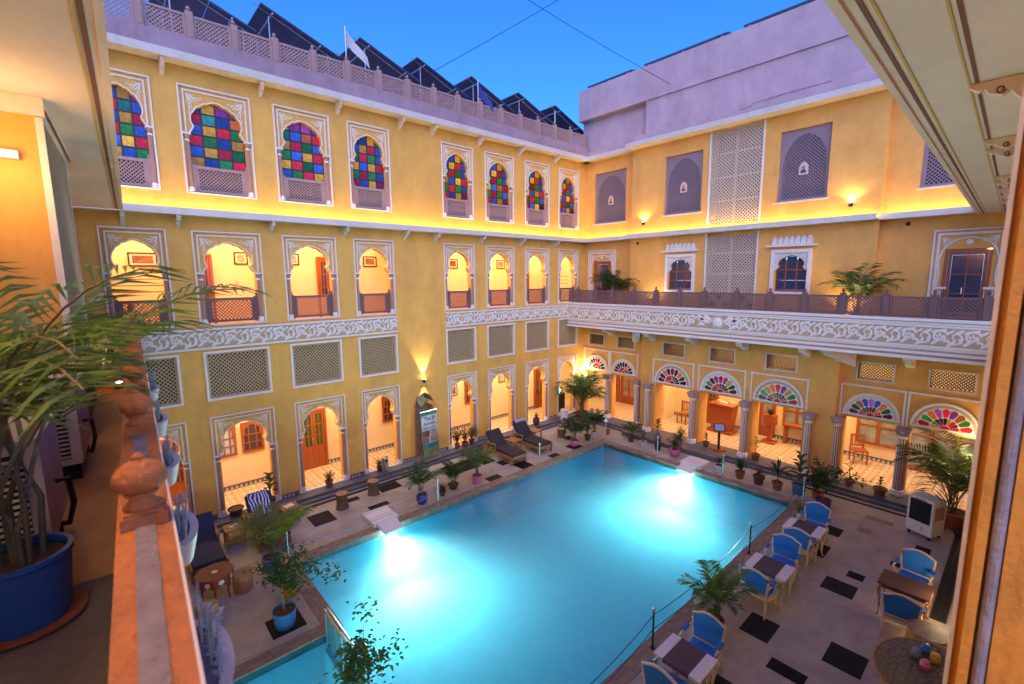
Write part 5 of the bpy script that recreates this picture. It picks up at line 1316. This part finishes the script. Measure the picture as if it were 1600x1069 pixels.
log_stool(-12.44,-1.40,.44,.17,'bark log stool between the paving tiles, nearer the green glazed door'); log_stool(-11.38,-1.18,.42,.17,'bark log stool before the plain arcade arch near the ash bin')
log_stool(-16.16,-4.2,.40,.185,'carved wooden drum stool nearest the small pool',True); log_stool(-15.42,-3.5,.40,.18,'carved wooden drum stool beside the octagonal table and ficus',True)
log_stool(-3.30,-1.62,.34,.17,'short log stool with green top in the deck corner'); log_stool(-2.88,-1.30,.32,.17,'second short log stool in the deck corner near the white bin')
# octagonal carved table
t = thing('octagonal_table', 'carved reddish octagonal table with white inlay rosettes between drum stools', 'table', (-15.88,-3.30,0.006), .2)
o8 = [(.34*math.cos(R(22.5+45*i)),.34*math.sin(R(22.5+45*i))) for i in range(8)]
RED8 = mat('red_brown_lacquer',(0.22,0.055,0.025),0.4,0.2,8)
MB().slab([(x*1.06,y*1.06) for x,y in o8],.50,.525).build('table_top', RED8, t)
m = MB()
for i in range(8):
    (xa,ya),(xb,yb_) = o8[i], o8[(i+1)%8]
    m.add([(xa,ya,.50),(xb,yb_,.50),(xb,yb_,.28),((xa+xb)/2,(ya+yb_)/2,.36),(xa,ya,.28)], [(4,3,2,1,0)])
m.build('apron', RED8, t)
for i in range(8):
    x_, y_ = o8[i]; MB().tube([(x_*.96,y_*.96,.30),(x_*.93,y_*.93,.12),(x_*1.0,y_*1.0,0)], [.02,.014,.018], 6).build('leg', RED8, t)
    am = R(45*i+45); q = MB(); q.lathe([(.055,0),(.03,.006),(.0,.008)], 10, flute=.15, fl_n=5)
    o_ = q.build('inlay_rosette', WHITE, t, (.318*math.cos(am),.318*math.sin(am),.41)); o_.rotation_euler = (0,R(90),am)
q = MB(); q.lathe([(.06,0),(.03,.004),(0,.005)], 10, flute=.15, fl_n=5); q.build('inlay_rosette', WHITE, t, (0,0,.5255))
# steel ash bin, white bin
t = thing('ash_bin', 'brushed steel ash bin with a round opening before the plain arch', 'bin', (-10.52,-.28,.166)); 
MB().lathe([(.11,0),(.11,.48),(.105,.52),(.02,.53),(0,.53)], 18).build('body', STEEL, t, smooth=40); q = MB(); q.lathe([(.05,0),(0,.004)], 12); o_ = q.build('opening', DARK, t, (.0,-.109,.42)); o_.rotation_euler = (R(90),0,0)
t = thing('white_bin', 'white cylindrical bin at the corner column beside the black cabinet', 'bin', (-1.85,-.48,.083)); MB().lathe([(.17,0),(.18,.50)], 18).build('body', WPOT, t, smooth=40); MB().lathe([(.19,.50),(.19,.54),(.15,.57),(0,.58)], 18).build('lid', WPOT, t, smooth=40)
# black cabinet with glowing dispensers in the last arch
t = thing('bar_cabinet', 'black cabinet standing in the corner arch under glowing bottles', 'cabinet', (-1.1,.75,.172))
MB().box(-.42,.42,-.22,.22,0,.85).build('carcass', BLKM, t); MB().box(-.40,-.01,-.235,-.22,.05,.8).build('door', BLKM, t); MB().box(.01,.40,-.235,-.22,.05,.8).build('door', BLKM, t)
AQ = emis('aqua_glow', (0.25,1.0,0.75), 1.6)
for i, (x_, h_) in enumerate(((-1.28,.30),(-.98,.34))):
    m = MB(); m.lathe([(.07,0),(.075,.02),(.07,h_*.6),(.03,h_*.75),(.03,h_),(0,h_)], 12); tag(m.build('glowing_bottle', AQ, None, (x_,.66,1.024), smooth=50), ['shorter glowing aqua bottle on the black cabinet','taller glowing aqua bottle on the black cabinet'][i], 'bottle')
# lectern, pedestal, side console, chairs in the arcade
t = thing('reception_desk', 'tall reddish wooden reception lectern inside the arcade', 'lectern', (1.75,-6.05,.172), R(-90))
m = MB(); m.add([(-.36,-.25,.12),(.36,-.25,.12),(.36,.25,.12),(-.36,.25,.12),(-.48,-.30,1.15),(.48,-.30,1.15),(.48,.30,1.15),(-.48,.30,1.15)], [(0,3,2,1),(4,5,6,7),(0,1,5,4),(1,2,6,5),(2,3,7,6),(3,0,4,7)]); m.build('body', DOORW, t)
MB().box(-.50,.50,-.36,.36,0,.12).build('base', DOORW, t); MB().box(-.52,.52,-.34,.34,1.15,1.19).build('top', DOORW, t)
q = MB(); r_ = random.Random(2)
for i in range(6): 
    x_, y_ = r_.uniform(-.3,.3), r_.uniform(-.2,.2); q.box(x_-.07,x_+.07,y_-.05,y_+.05,0,r_.uniform(.03,.10))
tag(q.build('desk_papers', WHITE, None, (1.75,-6.05,1.364), R(-90)), 'papers and small boxes on the reception lectern', 'papers')
t = thing('bust_pedestal', 'wooden pedestal with cube head beside glazed doors in the arcade', 'pedestal', (1.75,-7.85,.172), R(-90))
MB().box(-.24,.24,-.24,.24,0,.06).build('base', DOORW, t); MB().box(-.07,.07,-.07,.07,.06,.72).build('post', DOORW, t); MB().box(-.20,.20,-.17,.17,.72,1.10).build('head_block', DOORW, t)
m = MB(); m.lathe([(.05,0),(.09,.06),(.11,.14),(.08,.22),(0,.25)], 14); tag(m.build('dark_urn', BLKM, None, (1.75,-7.85,1.275), smooth=50), 'dark round urn on the wooden pedestal', 'urn')
def console(x, y, rz, label):
    t = thing('console_table', label, 'table', (x,y,.172), rz); MB().box(-.45,.45,-.18,.18,.72,.77).build('table_top', DOORW, t)
    for sx in (-1,1): MB().box(sx*.36-.05,sx*.36+.05,-.13,.13,0,.72).build('leg', DOORW, t)
console(2.15,-8.65,R(-90),'wooden console under the glazed screen in the arcade')
def wood_chair(x, y, rz, label):
    t = thing('wooden_chair', label, 'chair', (x,y,.172), rz)
    MB().box(-.22,.22,-.22,.22,.42,.46).build('seat', DOORW, t)
    for sx in (-1,1):
        for sy in (-1,1): MB().box(sx*.19-.02,sx*.19+.02,sy*.19-.02,sy*.19+.02,0,.42 if sy < 0 else .95).build('leg', DOORW, t)
    q = MB(); q.box(-.17,.17,.18,.20,.88,.94); q.box(-.17,.17,.18,.20,.52,.56)
    for i in range(5): q.box(-.14+.07*i-.012,-.14+.07*i+.012,.182,.198,.56,.88)
    q.build('backrest', DOORW, t)
wood_chair(1.9,-10.65,R(-60),'slatted wooden chair inside the arcade beside the glazed screen'); wood_chair(1.6,-4.4,R(-90),'dark wooden chair in the arcade corner beside the pier')
# menu stand
t = thing('menu_stand', 'wooden menu stand holding a small framed notice on the arcade step', 'sign', (-.45,-6.88,.166), R(-50))
MB().box(-.22,.22,-.18,.18,0,.04).build('base', DOORW, t); MB().box(-.035,.035,-.035,.035,.04,.75).build('post', BLKM, t)
q = MB(); a = R(65); c, s = math.cos(a), math.sin(a); q.obox((0,0,.86),(.20,0,0),(0,.15*c,.15*s),(0,-.015*s,.015*c)); q.build('frame', BLKM, t)
q = MB(); q.obox((0,-.018*s,.86+.018*c),(.16,0,0),(0,.115*c,.115*s),(0,-.002*s,.002*c)); q.build('notice', mat('notice_paper',(0.35,0.38,0.60),.6,.3,40), t)
# air cooler
t = thing('air_cooler', 'white plastic air cooler with a dark front grille on the deck', 'cooler', (-2.02,-12.86,.006), R(-113))
m = MB(); m.box(-.28,.28,-.24,.24,.10,1.0); m.box(-.25,.25,-.21,.21,1.0,1.03); m.build('casing', PLAST, t)
m = MB()
for i in range(13): m.box(-.22,.22,-.256,-.248,.43+i*.04,.43+i*.04+.022)
m.cur = 1; m.box(-.23,.23,-.247,-.241,.40,.96); m.build('grille', [BLKM, DARK], t); m = MB(); m.box(.281,.287,-.17,.17,.52,.86); m.build('side_vent', ROSE, t)
MB().box(.05,.09,-.247,-.241,.18,.30).build('level_gauge', STEEL, t); MB().box(-.12,.12,-.245,-.241,.972,.992).build('control_strip', NAVY, t)
for sx in (-1,1):
    for sy in (-1,1): MB().lathe([(.03,0),(.03,.10)],8,(sx*.22,sy*.19,0)).build('castor', BLKM, t)
# fire point, red box
t = thing('fire_extinguisher', 'dark red extinguisher on a stand beside the big palm pot', 'extinguisher', (-1.0,-13.72,.006)); MB().lathe([(.10,.25),(.11,.28),(.11,.72),(.06,.84),(.03,.90),(.03,.95)],14).build('cylinder', mat('dark_red_paint',(0.16,0.015,0.012),.35), t, smooth=50); MB().box(-.14,.14,-.12,.12,0,.03).box(-.03,.03,-.03,.03,.03,.26).build('stand', BLKM, t); MB().tube([(0,0,.95),(.12,.05,.98),(.2,.08,.85),(.16,.08,.72)],.018,6).build('hose', BLKM, t)
t = thing('hose_box', 'bright red fire hose box on posts by the end wall', 'box', (.35,-13.85,.172)); MB().box(-.28,.28,-.12,.12,.62,1.30).build('cabinet', REDP, t); MB().box(-.25,-.19,-.06,.06,0,.62).box(.19,.25,-.06,.06,0,.62).build('leg', BLKM, t)
# roll-up banner
t = thing('rollup_banner', 'roll-up spa banner with photographs and lettering standing in the arched niche', 'banner', (-8.76,-.36,.166), R(4))
BANG = mat('banner_print_ground',(0.55,0.62,0.60),.6,.35,5); tl = R(6); 
MB().box(-.36,.36,-.09,.09,0,.06).build('base', STEEL, t); MB().box(-.35,.35,.125,.145,1.73,1.76).build('top_rail', STEEL, t)
def bz(z): return -.0+.13*z/1.75
def bq(x0,x1,z0,z1,dy,M,name): q = MB(); q.add([(x0,bz(z0)-dy,z0),(x1,bz(z0)-dy,z0),(x1,bz(z1)-dy,z1),(x0,bz(z1)-dy,z1)],[(0,1,2,3)]); return q.build(name, M, t)
bq(-.34,.34,.06,1.73,.004,BANG,'sheet'); bq(-.34,.34,.06,.42,.008,mat('banner_field',(0.20,0.24,0.10),.6,.5,6),'print'); bq(-.34,.34,.42,.60,.008,mat('banner_teal',(0.04,0.20,0.16),.6,.2,4),'print')
for k, (x0,x1,z0,z1,c_) in enumerate(((-.33,-.02,.84,1.06,(0.20,0.06,0.03)),(.02,.33,.84,1.06,(0.45,0.25,0.18)),(-.33,-.06,.61,.83,(0.28,0.10,0.08)),(-.02,.33,.61,.83,(0.40,0.22,0.16)))): bq(x0,x1,z0,z1,.008,mat('banner_photo',c_,.6,.7,9),'print')
bq(-.34,.34,1.60,1.73,.008,mat('banner_leaf',(0.06,0.22,0.08),.6,.5,8),'print')
INK = mat('dark_violet_ink',(0.05,0.02,0.10),.6)
def text(s, x, z, size, parent, M, dy):
    c_ = bpy.data.curves.new('lettering','FONT'); c_.body = s; c_.size = size; c_.align_x = 'CENTER'; c_.extrude = .001
    o0 = bpy.data.objects.new('lettering', c_); COL.objects.link(o0)
    dg = bpy.context.evaluated_depsgraph_get(); me = bpy.data.meshes.new_from_object(o0.evaluated_get(dg)); bpy.data.objects.remove(o0)
    me.materials.clear(); me.materials.append(M)
    o = put('lettering', me, parent, (x, bz(z)-dy, z)); o.rotation_euler = (R(90)-math.atan2(.13,1.75),0,0); return o
text('The JP', .02, 1.42, .19, t, INK, .012); text('Ayurveda', 0, 1.26, .13, t, INK, .012); text('Relaxation', 0, 1.10, .135, t, INK, .012)
# carved plaque and sticks hung over the banner
t = thing('carved_plaque', 'pale green leaf shaped plaque hung in the niche above the banner', 'ornament', (-8.82,.19,2.2)); MB().prism([(-.16,.05),(-.12,-.12),(0,-.24),(.12,-.12),(.16,.05),(.10,.18),(0,.26),(-.10,.18)],-.04,0).build('plaque', mat('pale_green_paint',(0.35,0.42,0.22),.6,.3,8), t)
for i in range(3): MB().tube([(-.05,-.06,.15-.05*i),(.50,-.22,-.10-.06*i)],.012,5).build('stick', YPOT if i else CREAM, t)
# chain posts and chains
def chain_post(x, y, label, lamp=False, dark=False):
    t = thing('chain_post', label, 'post', (x,y,.012), 0, 'chain posts around the pool')
    MB().lathe([(.045,0),(.045,.012),(.018,.02),(.018,.72)],10).build('shaft', BLKM if dark else STEEL, t, smooth=40); MB().lathe([(.018,0),(.03,.02),(.034,.045),(.02,.07),(0,.078)],10).build('knob', STEEL, t, (0,0,.72), smooth=60)
    if lamp: MB().lathe([(.05,.0),(.09,.02),(.09,.05),(.05,.07),(.02,.16),(0,.16)],12).build('lamp_cap', WHITE, t, (0,0,.80), smooth=40)
posts = [(-14.40,-3.10,'steel chain post at the pool corner beside the areca palm',0,0),(-10.28,-3.12,'steel chain post beside the violet pot',0,0),(-6.05,-3.08,'steel chain post before the brown loungers',0,0),(-2.40,-3.20,'lamp topped chain post at the far pool corner',1,0),
 (-2.36,-5.50,'steel chain post between pink pot and grey pot',0,0),(-2.36,-7.90,'steel chain post beside the spiky plant in white pot',0,0),(-2.40,-10.25,'steel chain post at the pool corner by the tufted grass',0,0),(-6.15,-10.22,'dark chain post beside the middle white table',0,1),(-10.37,-10.22,'dark chain post beside the end white table',0,1),(-14.50,-7.62,'chain post standing in the ficus beside the pool gate',0,1)]
for p_ in posts: chain_post(*p_)
def chain(a, b, label):
    m = MB()
    for z, sg in ((.66,.16),(.38,.14)):
        m.tube([(a[0]+(b[0]-a[0])*i/10, a[1]+(b[1]-a[1])*i/10, z-sg*4*(i/10)*(1-i/10)) for i in range(11)], .008, 4, False)
    tag(m.build('chain', STEEL if a[1] > -9 else BLKM), label, 'chain', 'chains between the pool posts')
for a_, b_, lab in (((-6.15,-10.22),(-2.40,-10.25),'double chain along the pool edge beside the first two tables'),((-10.37,-10.22),(-6.15,-10.22),'double chain along the pool edge past the arching palm'),((-13.6,-10.3),(-10.37,-10.22),'double chain running from the end table towards the small pool'),((-14.40,-3.10),(-10.28,-3.12),'double chain along the pool edge past the white slab')): chain(a_, b_, lab)
# white overhanging pool slabs with lamps
def pool_slab(x, y, rz, label):
    t = thing('pool_jet_slab', label, 'slab', (x,y,.014), rz)
    MB().box(-.36,.36,-.10,.62,0,.13).build('block', PLAST, t); MB().box(-.37,.37,.20,.22,.131,.136).build('groove', STEEL, t)
    q = MB(); q.add([(-.28,-.10,.02),(.28,-.10,.02),(.24,-.58,-.05),(-.24,-.58,-.05),(-.28,-.10,.12),(.28,-.10,.12),(.24,-.58,.02),(-.24,-.58,.02)],[(0,3,2,1),(4,5,6,7),(0,1,5,4),(1,2,6,5),(2,3,7,6),(3,0,4,7)]); q.build('lip', PLAST, t)
    q = MB(); q.lathe([(.12,0),(.11,.03),(0,.05)],16); o_ = q.build('lamp_lens', POOLL, t, (0,-.44,-.30)); o_.rotation_euler = (R(90),0,0)
    light('pool_lamp', 'SPOT', (0,-.56,-.32), 780, (0.80,1.0,0.96), t, spot_size=R(150), spot_blend=1.0, shadow_soft_size=.10, rot=(R(84),0,R(180)))
    return t
POOLL = emis('pool_lamp_lens', (0.85,1.0,0.97), 40)
pool_slab(-11.92,-3.0,0,'white slab overhanging the pool above the lamp, beside the bark stools')
pool_slab(-2.30,-6.78,R(-90),'white slab overhanging the pool above the lamp, on the arcade side')
t = thing('underwater_lamp', 'round underwater lamp on the wall of the small pool', 'lamp', (-15.9,-9.99,-.45)); q = MB(); q.lathe([(.11,0),(.10,.03),(0,.05)],16); o_ = q.build('lens', POOLL, t); o_.rotation_euler = (R(-90),0,0); light('pool_lamp','SPOT',(0,.12,0),260,(.80,1.0,.98),t,spot_size=R(140),spot_blend=.8,shadow_soft_size=.1,rot=(R(78),0,0))
# steel gate in the pool
t = thing('pool_gate', 'low stainless steel gate rail dividing the small pool from the main pool', 'railing', (-14.56,-5.95,-.1))
m = MB(); 
for x_ in (-.03,.03): m.tube([(x_,-.02,.62),(x_,-1.55,.62)], .02, 8)
m.build('handrail', STEEL, t, smooth=50)
for y_ in (-.02,-.78,-1.55): MB().tube([(0,y_,-.25),(0,y_,.62)], .02, 8).build('upright', STEEL, t, smooth=50)
for i in range(3): MB().box(-.006,.006,-1.5+.5*i+.02,-1.5+.5*(i+1)-.02,-.12,.50).build('panel', mat('aqua_glass_panel',(0.10,0.35,0.42),.1,.1,3,spec=.8), t)
# drain grate
t = thing('drain_grate', 'long black steel drain grate set along the end wall', 'grate', (-3.45,-13.52,.001))
m = MB(); m.box(-2.3,2.3,-.12,.12,0,.004); m.build('channel', DARK, t); m = MB()
for i in range(77): m.box(-2.3+.06*i,-2.3+.06*i+.025,-.12,.12,.005,.016)
for y_ in (-.12,0,.10): m.box(-2.3,2.3,y_,y_+.02,.0165,.020)
m.build('bars', mat('dark_cast_grate',(0.06,0.058,0.065),.4,.2,10,metal=.5), t)
m = MB(); m.lathe([(.0,0),(.14,0),(.15,.05),(.10,.12),(.0,.13)],14); tag(m.build('drain_cover', BLKM, None, (-1.35,-13.50,.02), smooth=50), 'black domed drain cover at the end of the grate', 'cover')
# painted drum stool, granite bar
t = thing('drum_stool', 'orange painted drum stool with mottled top beside the granite counter', 'stool', (-7.25,-13.50,.006)); MB().lathe([(.24,0),(.27,.1),(.29,.3),(.27,.52),(.28,.60)],22).build('drum', mat('orange_painted_drum',(0.55,0.22,0.03),.5,.6,7), t, smooth=40); MB().lathe([(.28,.601),(.285,.62),(.0,.625)],22).build('top', mat('mottled_top',(0.24,0.16,0.11),.5,.7,9), t)
t = thing('bar_counter', 'round granite topped counter with a wooden rim near the end wall', 'counter', (-8.95,-13.78,.006))
ring = [(.80*math.cos(R(a_)),.72*math.sin(R(a_))) for a_ in range(0,360,12)]
MB().slab([(x_*.86,y_*.86) for x_,y_ in ring],0,.95).build('body', CARV, t); MB().slab([(x_*.97,y_*.97) for x_,y_ in ring],.951,1.0).build('top', mat('dark_granite',(0.13,0.11,0.075),.22,1.0,22,.1,60), t)
q = MB(); q.tube([(x_,y_,.985) for x_,y_ in ring]+[(ring[0][0],ring[0][1],.985)], .022, 8, False); q.build('rim', TEAK, t, smooth=60)
for i, (x_,y_,M_,lab) in enumerate(((-8.88,-13.62,PPOT,'pink and white wrapped cup on the granite counter'),(-8.62,-13.70,YPOT,'yellow cup on the granite counter'),(-8.70,-13.50,GPOT,'glass jar on the granite counter'),(-8.50,-13.58,BPOT,'small blue topped cup on the granite counter'))):
    m = MB(); m.lathe([(.045,0),(.058,.02),(.062,.06),(.058,.10),(.046,.115),(.050,.13),(.03,.145),(0,.15)],22); tag(m.build('cup', M_, None, (x_,y_,1.008), smooth=50), lab, 'cup')
# wall lamps at both ends and low lamp
def lantern(x, y, z, rz, e, label):
    e *= .72
    t = thing('wall_lantern', label, 'wall lamp', (x,y,z), rz); MB().box(-.04,.04,-.16,0,-.02,.02).build('arm', BLKM, t); MB().lathe([(.03,-.12),(.08,-.08),(.09,.02),(.06,.10),(0,.12)],12,(0,-.20,0)).build('globe', LAMPB2, t, smooth=60)
    light('lantern_light','POINT',(0,-.34,0), e, (1.0,0.74,0.38), t, shadow_soft_size=.10)
LAMPB2 = emis('glowing_globe', (1.0,0.86,0.55), 14.0)
lantern(-.30,0,2.22,0,32,'glowing globe lamp on the corner wall above the palm'); lantern(0,-13.62,2.1,R(-90),38,'glowing globe lamp on end pier beside the last fanlight')
t = thing('bollard_lamp', 'low glowing globe lamp against the near end wall', 'lamp', (-6.22,-13.86,.006)); MB().lathe([(.05,0),(.03,.02),(.03,.70)],10).build('post', BLKM, t); MB().lathe([(.03,0),(.08,.05),(.09,.11),(.05,.18),(0,.19)],12).build('globe', LAMPB2, t, (0,0,.70), smooth=60); light('bollard_light','POINT',(0,.22,.8),7,(1.0,.78,.45),t,shadow_soft_size=.08)
for k, (v, y, lab) in enumerate(((4.0,-.62,'small floor uplight behind the balcony railing near the first hooded window'),(10.4,-.55,'small floor uplight behind the balcony railing beside the bright palm'))):
    t = thing('floor_uplight', lab, 'lamp', bpt(v,y,5.181)); MB().lathe([(.06,0),(.07,.06),(.05,.10)],12).build('can', BLKM, t); MB().lathe([(.045,.101),(0,.11)],12).build('lens', LAMPB, t); light('uplight','SPOT',(0,0,.13),40,(1.0,.74,.38),t,spot_size=R(110),spot_blend=.7,shadow_soft_size=.04,rot=(R(180),0,0))
# pictures on corridor walls
def picture(x, z, w_, h_, y, c_, label):
    t = thing('framed_picture', label, 'picture', (x,y,z)); q = MB(); q.frame(-w_/2,w_/2,-h_/2,h_/2,.03,-.03,0); q.build('frame', BLKM, t); q = MB(); q.box(-w_/2+.03,w_/2-.03,-.015,-.002,-h_/2+.03,h_/2-.03); q.build('mount', CREAM, t); q = MB(); q.box(-w_/2+.09,w_/2-.09,-.018,-.0155,-h_/2+.08,h_/2-.08); q.build('print', mat('print_'+str(int(x*10)),c_,.5,.8,7), t)
for x,z,w_,h_,c_,lab in ((-16.15,7.12,.62,.36,(0.30,0.12,0.08),'wide framed print behind the middle arch beside the palm'),(-13.85,7.20,.36,.36,(0.45,0.35,0.22),'square framed print beside the middle floor door'),(-12.35,7.20,.3,.36,(0.35,0.3,0.25),'framed print behind the third middle arch'),(-9.80,7.17,.50,.36,(0.30,0.17,0.06),'framed sepia print behind the fourth middle arch'),(-6.25,7.15,.48,.38,(0.20,0.07,0.03),'framed dark print behind the fifth middle arch'),(-3.70,7.16,.46,.38,(0.40,0.20,0.12),'framed rosy print behind the sixth middle arch'),
  (-6.35,1.90,.34,.46,(0.25,0.08,0.03),'framed print behind the ground arch with three pots'),(-3.70,2.05,.36,.42,(0.45,0.40,0.30),'framed print behind the ground arch with two loungers')): picture(x,z,w_,h_,1.698,c_,lab)
